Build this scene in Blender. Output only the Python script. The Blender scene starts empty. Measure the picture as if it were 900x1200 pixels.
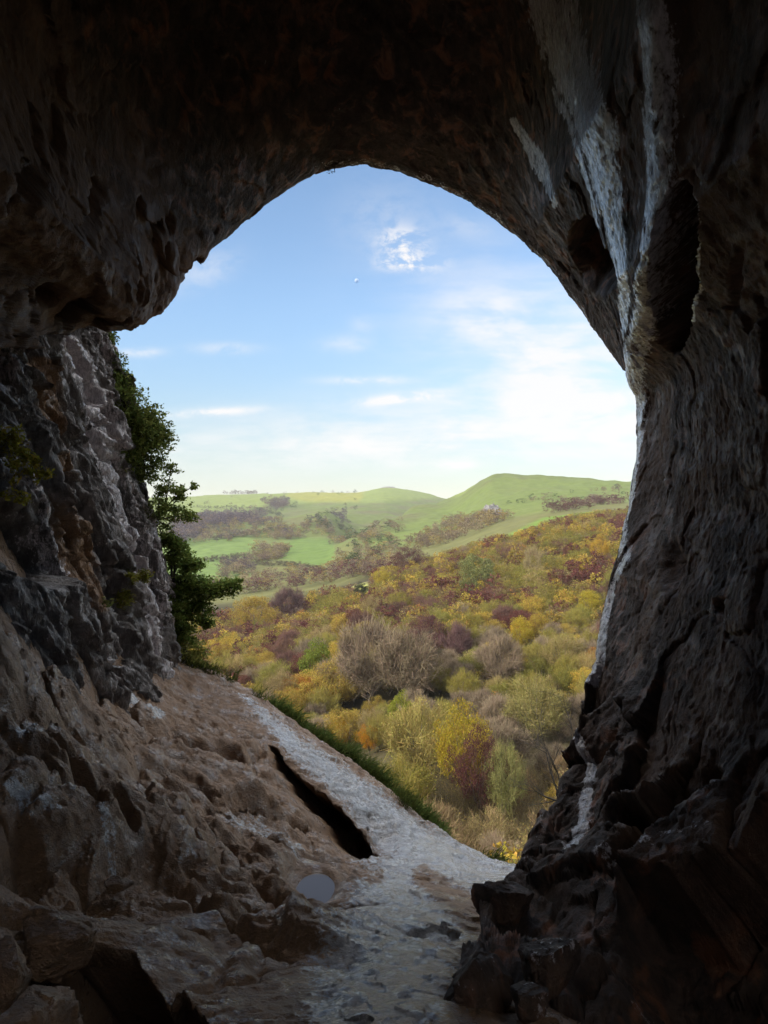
import bpy, math, random
import numpy as np
from mathutils import Vector
random.seed(7)
rng = np.random.default_rng(11)
C = bpy.context.scene.collection
F = 600.0 / math.tan(math.radians(35.0))      # focal length in photo pixels (900 x 1200)

# ------------------------------------------------------------------ helpers
def P(px, py, d):
    """point in the world seen at photo pixel px,py at forward distance d (camera at origin, looking +Y)"""
    return np.array([(px - 450.0) / F * d, d, (600.0 - py) / F * d])

def s2l(r, g, b):
    f = lambda c: ((c / 255.0 + 0.055) / 1.055) ** 2.4 if c > 10 else c / 255.0 / 12.92
    return (f(r), f(g), f(b), 1.0)

def smooth(a, b, x):
    t = np.clip((x - a) / (b - a), 0, 1)
    return t * t * (3 - 2 * t)

_perm = np.random.default_rng(3).permutation(256).astype(np.int64)
_grad = np.random.default_rng(4).normal(size=(256, 3))
_grad /= np.linalg.norm(_grad, axis=1)[:, None]
def _h(i, j, k):
    return _perm[(_perm[(_perm[i & 255] + j) & 255] + k) & 255]
def perlin(p):
    i = np.floor(p).astype(np.int64); f = p - i
    w = f * f * f * (f * (f * 6 - 15) + 10)
    out = np.zeros(len(p))
    for dx in (0, 1):
        for dy in (0, 1):
            for dz in (0, 1):
                g = _grad[_h(i[:, 0] + dx, i[:, 1] + dy, i[:, 2] + dz)]
                d = f - np.array([dx, dy, dz])
                wt = (w[:, 0] if dx else 1 - w[:, 0]) * (w[:, 1] if dy else 1 - w[:, 1]) * (w[:, 2] if dz else 1 - w[:, 2])
                out += wt * (g * d).sum(1)
    return out * 1.5
def fbm(p, octs=5, gain=0.5, ridged=False):
    out = np.zeros(len(p)); a = 1.0; tot = 0
    q = p.copy()
    for o in range(octs):
        n = perlin(q)
        if ridged: n = 1 - 2 * np.abs(n)
        out += a * n; tot += a
        a *= gain; q = q * 2.03 + 17.3
    return out / tot
def worley(p):
    """F1, F2 and a random value of the nearest cell"""
    i = np.floor(p).astype(np.int64)
    d1 = np.full(len(p), 9.0); d2 = np.full(len(p), 9.0); cid = np.zeros(len(p), np.int64)
    for dx in (-1, 0, 1):
        for dy in (-1, 0, 1):
            for dz in (-1, 0, 1):
                h = _h(i[:, 0] + dx, i[:, 1] + dy, i[:, 2] + dz)
                c = i + np.array([dx, dy, dz]) + 0.5 + 0.42 * _grad[h]
                d = np.linalg.norm(p - c, axis=1)
                closer = d < d1
                d2 = np.where(closer, d1, np.minimum(d2, d))
                cid = np.where(closer, h, cid); d1 = np.where(closer, d, d1)
    return d1, d2, cid / 255.0

def facets(p, seed, tilt=0.9, crack=0.0, cw=0.07, rnd=0.0):
    """broken rock: each cell a tilted plane with its own height, about -0.5..0.5"""
    p = p + seed * 7.31
    i = np.floor(p).astype(np.int64)
    d1 = np.full(len(p), 9.0); d2 = np.full(len(p), 9.0); cid = np.zeros(len(p), np.int64); off = np.zeros_like(p)
    for dx in (-1, 0, 1):
        for dy in (-1, 0, 1):
            for dz in (-1, 0, 1):
                h = _h(i[:, 0] + dx, i[:, 1] + dy, i[:, 2] + dz)
                o = p - (i + np.array([dx, dy, dz]) + 0.5 + 0.45 * _grad[h])
                d = np.linalg.norm(o, axis=1); c = d < d1
                d2 = np.where(c, d1, np.minimum(d2, d)); cid = np.where(c, h, cid); off = np.where(c[:, None], o, off); d1 = np.where(c, d, d1)
    out = (_perm[(cid + 13) & 255] / 255.0 - 0.5) + tilt * (_grad[(cid + 57) & 255] * off).sum(1)
    if rnd: out = (out + 0.5) * smooth(-0.04, rnd, d2 - d1) - 0.5
    if crack: out = out - crack * (1 - smooth(0, cw, d2 - d1))
    return out

def tps(xy, z, q, lam=1e-3):
    """thin-plate spline through scattered values, evaluated at q"""
    def U(r2):
        return np.where(r2 > 1e-12, 0.5 * r2 * np.log(np.maximum(r2, 1e-12)), 0.0)
    n = len(xy)
    K = U(((xy[:, None] - xy[None]) ** 2).sum(2)) + lam * np.eye(n)
    Pm = np.c_[np.ones(n), xy]
    A = np.zeros((n + 3, n + 3)); A[:n, :n] = K; A[:n, n:] = Pm; A[n:, :n] = Pm.T
    w = np.linalg.solve(A, np.r_[z, 0, 0, 0])
    out = np.empty(len(q))
    for s in range(0, len(q), 20000):
        qq = q[s:s + 20000]
        out[s:s + 20000] = U(((qq[:, None] - xy[None]) ** 2).sum(2)) @ w[:n] + np.c_[np.ones(len(qq)), qq] @ w[n:]
    return out

def mesh_np(name, v, f, mat=None, smooth_=True, attrs=None, mat_idx=None):
    """mesh from arrays: v (N,3), f (M,k)"""
    me = bpy.data.meshes.new(name)
    v = np.asarray(v, np.float32); f = np.asarray(f, np.int32)
    k = f.shape[1]
    me.vertices.add(len(v)); me.vertices.foreach_set('co', v.ravel())
    me.loops.add(f.size); me.loops.foreach_set('vertex_index', f.ravel())
    me.polygons.add(len(f))
    me.polygons.foreach_set('loop_start', np.arange(0, f.size, k, dtype=np.int32))
    me.polygons.foreach_set('use_smooth', np.full(len(f), smooth_, bool))
    for m in (mat if isinstance(mat, (list, tuple)) else [mat]):
        if m: me.materials.append(m)
    if mat_idx is not None: me.polygons.foreach_set('material_index', np.asarray(mat_idx, np.int32))
    for an, arr in (attrs or {}).items():
        a = me.attributes.new(an, 'FLOAT_COLOR', 'POINT')
        c = np.ones((len(v), 4), np.float32); c[:, :arr.shape[1]] = arr
        a.data.foreach_set('color', c.ravel())
    me.update(calc_edges=True)
    return me

def link(name, me, parent=None, loc=None):
    o = bpy.data.objects.new(name, me); C.objects.link(o)
    if parent: o.parent = parent
    if loc is not None: o.location = loc
    return o
def tag(o, label=None, cat=None, group=None, kind=None):
    if label: o['label'] = label
    if cat: o['category'] = cat
    if group: o['group'] = group
    if kind: o['kind'] = kind
    return o
def empty(name, loc, label, cat, group=None):
    o = bpy.data.objects.new(name, None); C.objects.link(o); o.location = loc
    o.empty_display_size = 0.2
    return tag(o, label, cat, group)

def grid_faces(nr, nc, flip=False, wrap=False):
    i = np.arange(nr - 1)[:, None]; j = np.arange(nc if wrap else nc - 1)[None]
    j2 = (j + 1) % nc
    a = i * nc + j; b = i * nc + j2; c = (i + 1) * nc + j2; d = (i + 1) * nc + j
    f = np.stack([a, d, c, b] if flip else [a, b, c, d], -1).reshape(-1, 4)
    return f

def topix(v):
    y = np.maximum(v[:, 1], 0.05)
    return 450 + v[:, 0] / y * F, 600 - v[:, 2] / y * F
def seg_dist(px, py, pts):
    """distance in the given 2D plane to a polyline, and the parameter along it"""
    best = np.full(px.shape, 1e9); par = np.zeros(px.shape); n = len(pts) - 1
    for i in range(n):
        ax, ay = pts[i][:2]; bx, by = pts[i + 1][:2]
        dx, dy = bx - ax, by - ay
        t = np.clip(((px - ax) * dx + (py - ay) * dy) / (dx * dx + dy * dy + 1e-9), 0, 1)
        d = np.hypot(px - ax - t * dx, py - ay - t * dy)
        m = d < best; best = np.where(m, d, best); par = np.where(m, (i + t) / n, par)
    return best, par
def band(px, py, pts, soft=0.5):
    """1 inside a band along a polyline of (x, y, halfwidth)"""
    d, par = seg_dist(px, py, pts)
    w = np.interp(par * (len(pts) - 1), np.arange(len(pts)), [p[2] for p in pts])
    return 1 - smooth(w * (1 - soft), w * (1 + soft), d)
def poly_sdf(x, y, pts):
    """signed distance to a polygon, positive inside"""
    d, _ = seg_dist(x, y, list(pts) + [pts[0]])
    inside = np.zeros(x.shape, bool); n = len(pts)
    for i in range(n):
        x0, y0 = pts[i][:2]; x1, y1 = pts[(i + 1) % n][:2]
        c = ((y0 > y) != (y1 > y)) & (x < (x1 - x0) * (y - y0) / (y1 - y0 + 1e-12) + x0)
        inside ^= c
    return np.where(inside, d, -d)

# ------------------------------------------------------------------ materials
def new_mat(name):
    m = bpy.data.materials.new(name); m.use_nodes = True
    nt = m.node_tree; nt.nodes.clear()
    out = nt.nodes.new('ShaderNodeOutputMaterial')
    N = lambda t, **kw: _node(nt, t, kw)
    L = lambda a, b: nt.links.new(a, b)
    return m, N, L, out
def _node(nt, t, kw):
    n = nt.nodes.new(t)
    for k, v in kw.items():
        if k.startswith('i_'): n.inputs[k[2:].replace('_', ' ')].default_value = v
        else: setattr(n, k, v)
    return n
def mixc(N, L, fac, a, b, mode='MIX'):
    n = N('ShaderNodeMix', data_type='RGBA', blend_type=mode)
    for s, x in ((0, fac), (6, a), (7, b)):
        if isinstance(x, (int, float, tuple)): n.inputs[s].default_value = x
        else: L(x, n.inputs[s])
    return n.outputs[2]
def math_(N, L, op, a, b=0.0, clamp=False):
    n = N('ShaderNodeMath', operation=op, use_clamp=clamp)
    for s, x in ((0, a), (1, b)):
        if isinstance(x, (int, float)): n.inputs[s].default_value = x
        else: L(x, n.inputs[s])
    return n.outputs[0]
def maprange(N, L, x, a, b, c=0.0, d=1.0, smooth_=True):
    n = N('ShaderNodeMapRange', interpolation_type='SMOOTHSTEP' if smooth_ else 'LINEAR')
    L(x, n.inputs[0])
    for i, v in zip((1, 2, 3, 4), (a, b, c, d)): n.inputs[i].default_value = v
    return n.outputs[0]

def rock_mat(name, dark, mid, mud, calcite, moss=(0.03, 0.05, 0.012, 1), stretch=(1, 1, 1), bump=0.5, rough_dry=0.8, rough_wet=0.3, rust=None, mudfleck=0.35, wetness=0.42):
    m, N, L, out = new_mat(name)
    bs = N('ShaderNodeBsdfPrincipled'); L(bs.outputs[0], out.inputs[0])
    bs.inputs['Specular IOR Level'].default_value = 0.7
    tc = N('ShaderNodeTexCoord'); mp = N('ShaderNodeMapping'); L(tc.outputs['Object'], mp.inputs[0])
    mp.inputs['Scale'].default_value = stretch
    at = N('ShaderNodeAttribute', attribute_name='mask'); sp = N('ShaderNodeSeparateColor'); L(at.outputs['Color'], sp.inputs[0])
    def noise(scale, detail=8, rough=0.6, dist=0.0, plain=False):
        n = N('ShaderNodeTexNoise', i_Scale=scale, i_Detail=detail, i_Roughness=rough, i_Distortion=dist)
        L((tc.outputs['Object'] if plain else mp.outputs[0]), n.inputs['Vector']); return n.outputs['Fac']
    n1 = noise(1.1); n2 = noise(6.5, 10, 0.68, 0.4); n3 = noise(22, 8, 0.7); n4 = noise(3.2, 6, 0.6, 0.6, True); n5 = noise(60, 5, 0.7)
    base = mixc(N, L, maprange(N, L, n2, 0.34, 0.66), dark, mid)
    n6 = noise(0.75, 5, 0.6, 0.5, True)
    base = mixc(N, L, maprange(N, L, n6, 0.36, 0.6, 0.55, 0.0), base, tuple(c * 0.8 for c in dark[:3]) + (1,))
    if rust: base = mixc(N, L, maprange(N, L, n4, 0.5, 0.68, 0, 0.8), base, rust)
    # mud film
    g = math_(N, L, 'ADD', sp.outputs[1], math_(N, L, 'MULTIPLY', math_(N, L, 'SUBTRACT', n1, 0.5), 1.4))
    mudc = mixc(N, L, maprange(N, L, n3, 0.35, 0.68), tuple(c * 0.55 for c in mud[:3]) + (1,), mud)
    mudc = mixc(N, L, maprange(N, L, n2, 0.40, 0.62, 0.0, 0.55), mudc, tuple(c * k for c, k in zip(mud[:3], (.62, .66, .74))) + (1,))
    mudc = mixc(N, L, maprange(N, L, n6, 0.40, 0.62, 0.45, 0.0), mudc, tuple(c * 0.6 for c in mud[:3]) + (1,))
    gm = maprange(N, L, g, 0.3, 0.75)
    col = mixc(N, L, gm, base, mudc)
    # pale flowstone / polished limestone
    r = math_(N, L, 'ADD', sp.outputs[0], math_(N, L, 'MULTIPLY', math_(N, L, 'SUBTRACT', n2, 0.5), 1.5))
    r = math_(N, L, 'ADD', r, math_(N, L, 'MULTIPLY', math_(N, L, 'SUBTRACT', n3, 0.5), 1.7))
    r = math_(N, L, 'ADD', r, math_(N, L, 'MULTIPLY', math_(N, L, 'SUBTRACT', n5, 0.5), 0.9))
    cm = maprange(N, L, r, 0.42, 0.78)
    calc = mixc(N, L, maprange(N, L, n3, 0.38, 0.64), tuple(c * 0.6 for c in calcite[:3]) + (1,), calcite)
    col = mixc(N, L, cm, col, calc)
    b = math_(N, L, 'ADD', sp.outputs[2], math_(N, L, 'MULTIPLY', math_(N, L, 'SUBTRACT', n2, 0.5), 1.0))
    col = mixc(N, L, maprange(N, L, b, 0.5, 0.75), col, moss)
    # pits and specks
    col = mixc(N, L, maprange(N, L, n5, 0.28, 0.42, mudfleck, 0.0), col, (dark[0] * .4, dark[1] * .4, dark[2] * .4, 1))
    L(col, bs.inputs['Base Color'])
    rr = N('ShaderNodeMapRange'); L(cm, rr.inputs[0]); rr.inputs[3].default_value = rough_dry; rr.inputs[4].default_value = rough_wet
    # seepage: irregular wet patches
    wet = math_(N, L, 'MULTIPLY', maprange(N, L, n4, 0.46, 0.60), maprange(N, L, n2, 0.38, 0.58))
    rv = math_(N, L, 'SUBTRACT', rr.outputs[0], math_(N, L, 'MULTIPLY', wet, wetness))
    rv = math_(N, L, 'MAXIMUM', math_(N, L, 'ADD', rv, math_(N, L, 'MULTIPLY', math_(N, L, 'SUBTRACT', n3, 0.5), 0.5)), 0.12)
    L(rv, bs.inputs['Roughness'])
    film = math_(N, L, 'MAXIMUM', cm, math_(N, L, 'MULTIPLY', wet, 1.6 * wetness), True)
    L(film, bs.inputs['Coat Weight']); bs.inputs['Coat Roughness'].default_value = 0.16; bs.inputs['Coat IOR'].default_value = 1.6
    h = math_(N, L, 'ADD', n2, math_(N, L, 'MULTIPLY', n3, 0.5))
    h = math_(N, L, 'ADD', h, math_(N, L, 'MULTIPLY', n5, 0.22))
    bp = N('ShaderNodeBump', i_Strength=bump, i_Distance=0.09); L(h, bp.inputs['Height']); L(bp.outputs[0], bs.inputs['Normal'])
    bp2 = N('ShaderNodeBump', i_Strength=bump * 0.75, i_Distance=0.06); L(h, bp2.inputs['Height']); L(bp2.outputs[0], bs.inputs['Coat Normal'])
    return m

def leaf_mat(name, use_attr=False, trans=0.35, var=0.45, rough=0.6):
    m, N, L, out = new_mat(name)
    if use_attr:
        c0 = N('ShaderNodeAttribute', attribute_name='col').outputs['Color']
    else:
        c0 = N('ShaderNodeObjectInfo').outputs['Color']
    ge = N('ShaderNodeNewGeometry')
    v = maprange(N, L, ge.outputs['Random Per Island'], 0, 1, 1 - var, 1 + var, False)
    hs = N('ShaderNodeHueSaturation'); L(c0, hs.inputs['Color']); L(v, hs.inputs['Value'])
    L(maprange(N, L, math_(N, L, 'FRACT', math_(N, L, 'MULTIPLY', ge.outputs['Random Per Island'], 37.7)), 0, 1, 0.47, 0.53, False), hs.inputs['Hue'])
    df = N('ShaderNodeBsdfDiffuse'); tr = N('ShaderNodeBsdfTranslucent'); mx = N('ShaderNodeMixShader')
    L(hs.outputs[0], df.inputs[0]); L(hs.outputs[0], tr.inputs[0])
    mx.inputs[0].default_value = trans; L(df.outputs[0], mx.inputs[1]); L(tr.outputs[0], mx.inputs[2])
    L(mx.outputs[0], out.inputs[0])
    return m
def plain_mat(name, col, rough=0.9, scale=8.0, var=0.5):
    m, N, L, out = new_mat(name)
    bs = N('ShaderNodeBsdfPrincipled'); L(bs.outputs[0], out.inputs[0]); bs.inputs['Roughness'].default_value = rough
    tc = N('ShaderNodeTexCoord'); n = N('ShaderNodeTexNoise', i_Scale=scale, i_Detail=6.0); L(tc.outputs['Object'], n.inputs['Vector'])
    c = mixc(N, L, maprange(N, L, n.outputs['Fac'], 0.3, 0.7), tuple(x * (1 - var) for x in col[:3]) + (1,), tuple(min(1, x * (1 + var)) for x in col[:3]) + (1,))
    L(c, bs.inputs['Base Color'])
    return m

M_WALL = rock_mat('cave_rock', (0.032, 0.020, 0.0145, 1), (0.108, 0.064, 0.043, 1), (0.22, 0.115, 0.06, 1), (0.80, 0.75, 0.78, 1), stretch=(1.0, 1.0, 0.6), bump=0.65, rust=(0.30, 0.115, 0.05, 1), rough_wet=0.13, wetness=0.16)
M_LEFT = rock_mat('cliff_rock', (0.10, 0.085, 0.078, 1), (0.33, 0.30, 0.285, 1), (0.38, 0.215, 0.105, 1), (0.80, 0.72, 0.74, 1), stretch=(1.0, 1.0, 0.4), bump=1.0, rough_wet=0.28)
M_FLOOR = rock_mat('floor_rock', (0.17, 0.10, 0.055, 1), (0.42, 0.25, 0.13, 1), (0.40, 0.232, 0.118, 1), (0.58, 0.58, 0.60, 1), stretch=(0.7, 1.0, 1.0), bump=0.95, rough_dry=0.58, rough_wet=0.15, wetness=0.6)
M_LEAF = leaf_mat('autumn_leaf')
M_LEAFV = leaf_mat('woodland_leaf', True)
M_TWIG = leaf_mat('bare_twig', trans=0.0, var=0.35)
M_BARK = plain_mat('bark', (0.085, 0.07, 0.055, 1))

# ------------------------------------------------------------------ the cave vault: mouth arch, roof, overhang and far wall in one shell of rock
RIM = [(530,1200,3.8),(545,1130,4.5),(568,1108,5.0),(563,1072,5.3),(590,1030,6.0),(612,1000,6.5),(640,950,7.0),(666,900,7.5),(685,830,8.1),(694,780,8.5),(701,730,8.9),(714,670,9.3),(727,620,9.6),(738,560,9.9),(743,500,10.3),(742,465,10.6),(730,440,11.0),(710,410,11.4),(690,375,11.7),(660,335,12.0),(620,290,12.2),(580,255,12.4),(540,230,12.5),(500,211,12.5),(460,197,12.5),(430,191,12.5),(400,192,12.5),(375,197,12.4),(350,210,12.2),(320,231,12.0),(290,255,11.7),(260,281,11.4),(232,305,11.0),(210,335,10.7),(190,365,10.4),(172,381,10.1),(150,386,9.9),(130,381,9.6),(90,386,9.0),(50,396,8.2),(20,405,7.5),(0,407,7.1)]
rim = np.array(RIM, float)
rth = np.degrees(np.arctan2(600 - rim[:, 1], rim[:, 0] - 450)); rrat = np.hypot(600 - rim[:, 1], rim[:, 0] - 450) / F
# the rest of the ring: under the floor and behind the near cliff
ext_th = np.array([-118.0, -100.0, -88.0]); ext_y = np.array([6.0, 5.0, 3.8]); ext_r = np.array([9.0, 7.0, 3.4])
ext2_th = np.array([161.0, 168.0, 200.0, 242.0]); ext2_y = np.array([6.6, 6.2, 6.0, 6.0]); ext2_r = np.array([5.2, 8.5, 9.5, 9.0])
KT = np.r_[ext_th, rth, ext2_th]; KY = np.r_[ext_y, rim[:, 2], ext2_y]; KR = np.r_[ext_r, rrat * rim[:, 2], ext2_r]
th = np.r_[np.linspace(-118, -86, 14)[:-1], np.linspace(-86, 158, 760), np.linspace(158, 242, 30)[1:]]
n_th = len(th)
Y0 = np.interp(th, KT, KY); R0 = np.interp(th, KT, KR)
# how the section swells from the rim inwards (s metres) by angle
s_keys = [0, 0.35, 1.0, 2.0, 3.2, 4.6, 6.5, 9.0]
th_k = np.array([-118, -86, -60, -30, 0, 25, 45, 62, 78, 95, 112, 126, 138, 150, 158, 170, 242])
#                 s=.35  1.0   2.0   3.2   4.6   6.5   9
SW = np.array([[0, 0, 0, 0, 0, 0, 0],
               [.00, .00, .00, .05, .10, .1, 0],
               [.01, .03, .03, .05, .10, .1, 0],
               [.02, .02, .00, .05, .10, .1, 0],
               [.01, -.02, -.09, -.13, -.15, -.1, 0],
               [.02, -.06, -.28, -.55, -.82, -.95, -.7],
               [.03, -.08, -.40, -.80, -1.25, -1.5, -1.2],
               [.05, -.04, -.30, -.65, -.95, -1.1, -.7],
               [.08, .35, 1.2, 1.9, 2.2, 1.4, 0],
               [.08, .50, 1.7, 2.7, 3.0, 2.0, 0],
               [.08, .55, 1.9, 2.8, 3.0, 2.0, 0],
               [.06, .40, 1.2, 1.7, 1.8, 1.2, 0],
               [.03, .03, .05, .10, .1, .1, 0],
               [.00, -.03, -.05, .0, .1, .1, 0],
               [.00, .0, .0, .0, .0, .0, 0],
               [0, 0, 0, 0, 0, 0, 0],
               [0, 0, 0, 0, 0, 0, 0]])
SWI = np.stack([np.interp(th, th_k, SW[:, k]) for k in range(7)], 1)
# control rows: outside cliff -> lip -> inside -> behind the viewer
prof_y = [Y0 + 9, Y0 + 3.2, Y0 + 1.5, Y0 + 0.8, Y0 + 0.3, Y0]
prof_r = [R0 + 24, R0 + 9, R0 + 3.2, R0 + 0.9, R0 + 0.16, R0]
for k, s in enumerate(s_keys[1:]):
    prof_y.append(Y0 - s); prof_r.append(np.maximum(R0 + SWI[:, k], 0.5))
endy = np.full(n_th, -7.0)
prof_y += [np.minimum(Y0 - 11.5, -3.5), endy]; prof_r += [np.maximum(R0, 2.6) * 0.95, np.maximum(R0, 2.5) * 0.55]
prof_y.append(endy - 0.6); prof_r.append(np.full(n_th, 0.02))
py_ = np.stack(prof_y, 1); pr_ = np.stack(prof_r, 1); K = py_.shape[1]
tt = np.r_[np.linspace(0, 2, 10)[:-1], np.linspace(2, 5, 34)[:-1], np.linspace(5, 8, 110)[:-1], np.linspace(8, 11, 250)[:-1], np.linspace(11, 12, 60)[:-1], np.linspace(12, K - 1, 14)]
def catmull(A, t):
    i = np.clip(np.floor(t).astype(int), 0, A.shape[1] - 2); f = t - i
    p0 = A[:, np.maximum(i - 1, 0)]; p1 = A[:, i]; p2 = A[:, i + 1]; p3 = A[:, np.minimum(i + 2, A.shape[1] - 1)]
    return 0.5 * ((2 * p1) + (-p0 + p2) * f + (2 * p0 - 5 * p1 + 4 * p2 - p3) * f ** 2 + (-p0 + 3 * p1 - 3 * p2 + p3) * f ** 3)
VY = catmull(py_, tt); VR = catmull(pr_, tt)                      # (n_th, n_t)
TH = np.repeat(th[:, None], len(tt), 1); TT = np.repeat(tt[None], n_th, 0)
thr = np.radians(TH)
V = np.stack([VR * np.cos(thr), VY, VR * np.sin(thr)], -1).reshape(-1, 3)
inward = np.stack([-np.cos(thr), np.zeros_like(thr), -np.sin(thr)], -1).reshape(-1, 3)
thf = TH.ravel(); tf = TT.ravel()
px, py = topix(V)
vis = (V[:, 1] > 0.8)
near_rim = 1 - smooth(0.0, 1.0, np.abs(tf - 5.0))
right = smooth(-95, -70, thf) * (1 - smooth(40, 75, thf))
left_lobe = smooth(118, 135, thf) * (1 - smooth(157, 160, thf))
seen = smooth(-100, -86, thf) * (1 - smooth(157, 161, thf))
# displacement (metres, + is into the cave)
wob = np.c_[fbm(V * 1.3 + 40, 3), fbm(V * 1.3 + 50, 3), fbm(V * 1.3 + 60, 3)]
disp = 0.10 * fbm(V * np.array([0.45, 0.45, 0.3]), 4)
streaky = fbm(np.c_[V[:, 0], V[:, 1] * 1.9, V[:, 2] * 0.55] * 1.1, 5, 0.6)
disp += 0.045 * streaky
rough_zone = np.clip(left_lobe * 0.9 + smooth(-90, -70, thf) * (1 - smooth(-52, -28, thf)), 0, 1)
stq = np.array([1.0, 1.15, 0.7])
disp += (0.04 + 0.19 * rough_zone) * facets(V * 1.15 * stq + 0.5 * wob, 1, .9, .3)
disp += (0.012 + 0.038 * rough_zone) * facets(V * 2.9 * stq + 0.8 * wob, 2, 1.0, .15)
disp += (0.006 + 0.016 * rough_zone) * facets(V * 7.5 * stq + wob, 3, 1.1, .2)
disp += (0.008 + 0.002 * rough_zone) * facets(V * 17.0 * stq + wob, 4, 1.2) * seen
fine = fbm(V * np.array([9, 12, 6]), 4, 0.65)
disp += (0.012 + 0.014 * rough_zone) * fine * (0.3 + 0.7 * seen)
disp *= np.where(np.abs(tf - 5) < 0.6, 0.75, 1.0)
# pale ribs down the far wall: flowstone, with sky sheen painted into the colour
RIBS = [
    [(638,-20,30),(668,70,30),(700,140,26),(722,230,18),(738,320,11),(748,390,6),(755,440,4)],
    [(768,-20,16),(778,60,20),(780,130,22),(784,190,18),(777,270,11),(772,330,12),(765,400,12),(757,450,12),(754,520,7),(748,580,6)],
    [(748,580,5),(742,620,6),(738,655,9),(722,685,5),(712,720,6),(704,760,8),(693,800,5)],
    [(604,140,7),(630,180,8),(650,240,4)],
    [(648,105,3),(672,160,6),(690,210,4),(705,260,3)],
    [(800,205,4),(812,240,4),(818,290,3),(818,340,3),(812,375,3)],
    [(742,490,3),(740,540,4),(733,590,4),(729,620,2)],
    [(682,860,3),(688,905,9),(680,960,10),(668,1000,8)],
]
rib = np.zeros(len(V))
for pts in RIBS: rib = np.maximum(rib, band(px, py, pts, 0.45))
rib *= vis * (tf > 4.6) * (tf < 12.5) * seen
ridge_d, _ = seg_dist(px, py, [p[:2] for p in RIBS[1]] + [p[:2] for p in RIBS[2]][1:])
disp += vis * seen * (tf > 5.05) * 0.17 * np.exp(-(ridge_d / 20.0) ** 2)
ridge_d0, _ = seg_dist(px, py, [p[:2] for p in RIBS[0]])
disp += vis * seen * (tf > 5.05) * 0.13 * np.exp(-(ridge_d0 / 26.0) ** 2)
# alcoves
def pit(cx, cy, rx, ry, ang, depth, hard=0.75):
    a = math.radians(ang); dx, dy = px - cx, py - cy
    dx = dx + 7 * wob[:, 1] + 5 * streaky; dy = dy + 12 * wob[:, 0]; u = (dx * math.cos(a) + dy * math.sin(a)) / rx; w = (-dx * math.sin(a) + dy * math.cos(a)) / ry
    return vis * seen * (tf > 5.1) * depth * (1 - smooth(hard, 1.08, np.sqrt(u * u + w * w)))
pits = pit(696, 300, 24, 46, -22, 1.1) + pit(797, 312, 17, 96, 3, 2.2, .85) + pit(862, 330, 8, 60, 8, .07, .1) + pit(785, 665, 12, 34, 0, .14, .2) + pit(830, 905, 20, 12, 0, .4, .5) + pit(845, 712, 8, 10, 0, .12, .3) + pit(105, 240, 12, 40, 15, .3, .3) + pit(62, 345, 22, 18, 10, .35, .4)
disp -= pits
# the ledge near the foot of that wall, undercut below
lx, ly = px - 34, py - 24
led_edge = np.interp(lx, [700, 716, 735, 780, 800, 850, 900], [1052, 1032, 1032, 1036, 1015, 992, 930]) + 5 * wob[:, 2] * 2
led_top = np.interp(lx, [700, 740, 780, 900], [985, 900, 885, 790])
lm = smooth(690, 722, lx) * vis * (tf > 5.0) * seen * (lx < 980)
on_top = 1 - smooth(-7, 7, ly - led_edge)
disp += lm * 0.34 * smooth(0, 1, (ly - led_top) / (led_edge - led_top)) * on_top
disp -= lm * 0.42 * (1 - on_top) * (1 - 0.4 * smooth(1120, 1220, ly))
dk = pit(738, 962, 26, 24, 20, .5, .6)
disp -= dk
# unseen bulge beside the viewer, added to shade the lower wall from the fissure
disp += 0.95 * np.exp(-((V[:, 1] - 0.2) / 0.8) ** 2) * smooth(-100, -70, thf) * (1 - smooth(0, 22, thf))
disp *= np.where(tf < 3.0, 1.5, 1.0)
# keep the mouth's outline where it belongs: take the outline's mean offset out near the rim
Dm = disp.reshape(n_th, -1); nr = np.abs(tt - 5.0) < 0.8
off_ = np.percentile(Dm[:, nr], 80, axis=1); off_ = np.convolve(np.pad(off_, 12, mode='edge'), np.ones(25) / 25, 'valid')
disp = (Dm - off_[:, None] * np.exp(-((tt - 5.0) / 1.6) ** 2)[None]).ravel()
V = V + inward * disp[:, None] * np.where(tf > K - 1.8, 0, 1)[:, None]
V[:, 1] += 0.06 * fbm(V * 1.7 + 9.1, 4) * seen
mask = np.zeros((len(V), 3))
edge_sheen = near_rim * smooth(30, 50, thf) * (1 - smooth(95, 112, thf)) * 0.42  # sheen along the rim, painted in as pale colour
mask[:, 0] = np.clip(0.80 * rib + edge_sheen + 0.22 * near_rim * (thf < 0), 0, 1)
mask[:, 0] += 0.5 * band(px, py, [(716,1020,8),(760,1022,14),(790,1020,8)], .6) * vis + 0.45 * band(px, py, [(800,1005,5),(850,985,6)], .8) * vis  # ledge top painted paler, for the light it catches
mask[:, 0] += 0.35 * band(px, py, [(840,715,12),(850,722,12)], .6) * vis + 0.4 * band(px, py, [(665,1110,8),(680,1122,8)], .6) * vis + 0.3 * band(px, py, [(745,1165,12),(765,1170,8)], .6) * vis
mask[:, 1] = np.clip(0.32 + 0.55 * left_lobe + 0.2 * lm * on_top - 0.3 * smooth(60, 90, thf) * (1 - smooth(110, 125, thf)), 0, 1)  # less mud on the roof: its shade is put into the colour
mask[:, 0] *= 1 - smooth(0.02, 0.4, pits)
vf = grid_faces(n_th, len(tt), flip=True)
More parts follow.
